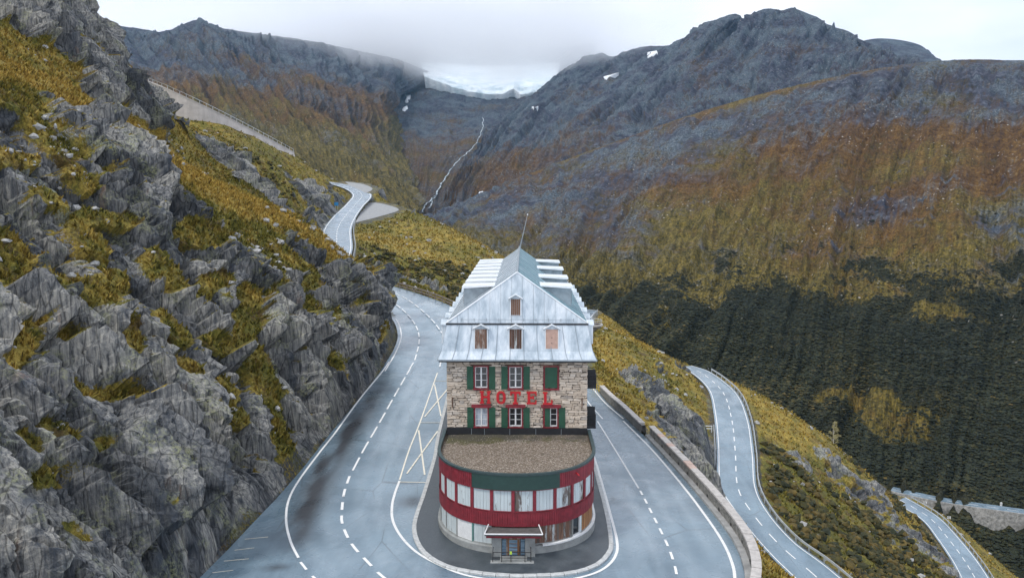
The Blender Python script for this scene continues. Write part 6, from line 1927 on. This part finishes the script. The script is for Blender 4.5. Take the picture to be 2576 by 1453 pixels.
# blue information sign and the back of a plate by the upper road
def plate(px, py, Y, w_, h_, mat, label, cat, name):
    p = S(px, py, Y); z = ground_at(p[0], p[1])
    zc = float(p[2])
    z = min(z, zc - h_ / 2 - 0.3)
    loc = (float(p[0]), float(p[1]), z)
    t = empty(name, loc, label, cat)
    for s in (-0.3, 0.3): MB(loc).tube((loc[0] + s * w_, loc[1] + 0.05, z - 0.2), (loc[0] + s * w_, loc[1] + 0.05, zc + h_ / 2), 0.05).build('post', M_STEEL, t)
    MB(loc).box(loc[0] - w_ / 2, loc[0] + w_ / 2, loc[1] - 0.06, loc[1] - 0.01, zc - h_ / 2, zc + h_ / 2).build('plate', mat, t)
plate(846, 513, 246, 1.3, 1.1, plain('sign_blue', (0.03, 0.22, 0.45), 0.5, 0.1), 'small blue sign on the verge inside the upper road bend', 'road sign', 'blue_sign')
plate(857, 617, 183, 0.9, 1.1, M_ZINCD, 'small grey sign plate at the edge of the upper road', 'road sign', 'sign_plate')
# pipe barrier on the rock side of the lower road
p = np.array(along(GC, -0.16)[62])
t = empty('pipe_barrier', tuple(p), 'short pale pipe barrier on the rock side of the lower road', 'barrier')
for q0, q1 in (((-1.8, 0.2, 0.9), (0.4, 0, 0.9)), ((-1.8, 0.2, 0.45), (0.4, 0, 0.45)), ((-1.8, 0.2, -1.0), (-1.8, 0.2, 1.0)), ((0.3, 0, -1.0), (0.3, 0, 1.0))):
    MB(p).tube(tuple(p + np.array(q0)), tuple(p + np.array(q1)), 0.06).build('pipe', M_ZINCW, t)
# bare dark sapling by the lower road
p = np.array(along(GC, 1.2)[-24]); p = np.array([p[0], p[1], ground_at(p[0], p[1])])
t = empty('bare_sapling', tuple(p), 'dark bare branched sapling beside the lower road guard rail', 'sapling')
g = random.Random(4)
sp = MB(p); V0 = Vector(p)
sp.tube(V0 - Vector((0, 0, .3)), V0 + Vector((0, 0, 1.1)), 0.05, 0.03)
for i in range(26):
    a = V0 + Vector((0, 0, 0.4 + 0.028 * i)); b = a + Vector((g.uniform(-.9, .9), g.uniform(-.5, .5), g.uniform(0.3, 0.9)))
    sp.tube(a, b, 0.022, 0.008, 4)
    for _ in range(3):
        m = a.lerp(b, g.uniform(.4, 1)); sp.tube(m, m + Vector((g.uniform(-.4, .4), g.uniform(-.3, .3), g.uniform(0, .4))), 0.012, 0.005, 4)
sp.build('stem', plain('dark_twig', (0.03, 0.028, 0.024), 0.9, 0.3), t)
# loose boulders lying on the turf
k = NM('boulder_rock')
M_BOULD = k.out(k.ramp(k.noise(k.wpos(), 2.5, 6, 0.7), (0.3, (0.16, 0.16, 0.155)), (0.55, (0.38, 0.375, 0.36)), (0.75, (0.58, 0.57, 0.54))), 0.9)
def scatter_rocks(name, label, LAND, count, smin, smax, seed):
    V, F, mask, nn, D = LAND
    g = np.random.default_rng(seed)
    pr = ((mask[:, 0] < 0.6) & (D > 1.0)).astype(float) * np.clip(fbm(V / 9.0, 3, seed) + 0.1, 0, 1)
    i = g.choice(len(V), count, p=pr / pr.sum())
    s = smin + (smax - smin) * g.random(count) ** 3
    jit = g.uniform(0.6, 1.25, (count, 12, 1)) * g.uniform(0.6, 1.3, (count, 1, 3)) * np.array([1, 1, 0.7])
    W = ICO_V[None] * jit * s[:, None, None] + V[i][:, None] + np.array([0, 0, 0.2])[None, None] * s[:, None, None]
    Fb = (ICO_F[None] + (np.arange(count) * 12)[:, None, None]).reshape(-1, 3)
    tag(add_obj(name, np_mesh(name, W.reshape(-1, 3), Fb, M_BOULD, False)), label, 'stones', kind='stuff')
scatter_rocks('loose_stones', 'loose grey stones strewn over the right slope', LAND_R, 1100, 0.12, 0.7, 21)
scatter_rocks('loose_stones', 'loose grey stones strewn over the upper hillside', LAND_U, 900, 0.15, 0.9, 22)
scatter_rocks('loose_stones', 'loose grey stones lying on the cliff ledges', LAND_L, 1500, 0.1, 0.6, 23)
# ================================================================== AIR
def vol_mat(name, color, density, aniso, field=None):
    m = bpy.data.materials.new(name)
    m.use_nodes = True
    t = m.node_tree
    t.nodes.clear()
    o = t.nodes.new('ShaderNodeOutputMaterial')
    v = t.nodes.new('ShaderNodeVolumePrincipled')
    v.inputs['Color'].default_value = (*color, 1)
    v.inputs['Density'].default_value = density
    v.inputs['Anisotropy'].default_value = aniso
    if field: t.links.new(field(t), v.inputs['Density'])
    t.links.new(v.outputs[0], o.inputs['Volume'])
    return m
hz = MB().box(-3600, 3600, -400, 3650, -170, 640).build('haze', vol_mat('mountain_air', (0.36, 0.68, 1.0), 0.000036, 0.2))
tag(hz, 'thin bluish mountain haze filling the valley', 'haze', kind='stuff')

def cloud_field(t):
    N = lambda ty, **k: t.nodes.new(ty)
    g = N('ShaderNodeNewGeometry')
    sp = N('ShaderNodeSeparateXYZ'); t.links.new(g.outputs['Position'], sp.inputs[0])
    def mth(op, a, b=0.0, c=None, clamp=False):
        x = N('ShaderNodeMath'); x.operation = op; x.use_clamp = clamp
        for i, q in enumerate((a, b) if c is None else (a, b, c)):
            if isinstance(q, bpy.types.NodeSocket): t.links.new(q, x.inputs[i])
            else: x.inputs[i].default_value = q
        return x.outputs[0]
    def rng(v, a, b):
        x = N('ShaderNodeMapRange'); x.interpolation_type = 'SMOOTHSTEP'
        t.links.new(v, x.inputs[0]); x.inputs[1].default_value = a; x.inputs[2].default_value = b
        return x.outputs[0]
    n = N('ShaderNodeTexNoise'); n.inputs['Scale'].default_value = 0.0058; n.inputs['Detail'].default_value = 4; n.inputs['Roughness'].default_value = 0.5
    mp_ = N('ShaderNodeMapping'); mp_.inputs['Scale'].default_value = (1, 1, 2.2)
    t.links.new(g.outputs['Position'], mp_.inputs['Vector']); t.links.new(mp_.outputs[0], n.inputs['Vector'])
    zz = mth('ADD', sp.outputs[2], mth('MULTIPLY', mth('SUBTRACT', n.outputs['Fac'], 0.5), 210.0))
    base = rng(zz, 372.0, 452.0)
    yy = rng(mth('ADD', sp.outputs[1], mth('MULTIPLY', n.outputs['Fac'], 250.0)), 2230.0, 2560.0)
    xx = rng(mth('ADD', sp.outputs[0], mth('MULTIPLY', n.outputs['Fac'], -260.0)), 470.0, -60.0)
    d = mth('MULTIPLY', mth('MULTIPLY', base, yy), xx)
    return mth('MULTIPLY', d, 0.0036)
cl = MB().box(-1900, 560, 2100, 3640, 340, 630).build('cloud', vol_mat('cloud_vapour', (1.0, 1.0, 1.0), 0.01, 0.7, cloud_field))
tag(cl, 'low white cloud bank swallowing the left ridge and the glacier', 'cloud', kind='stuff')
SC.cycles.volume_step_rate = 0.35
SC.cycles.volume_max_steps = 128
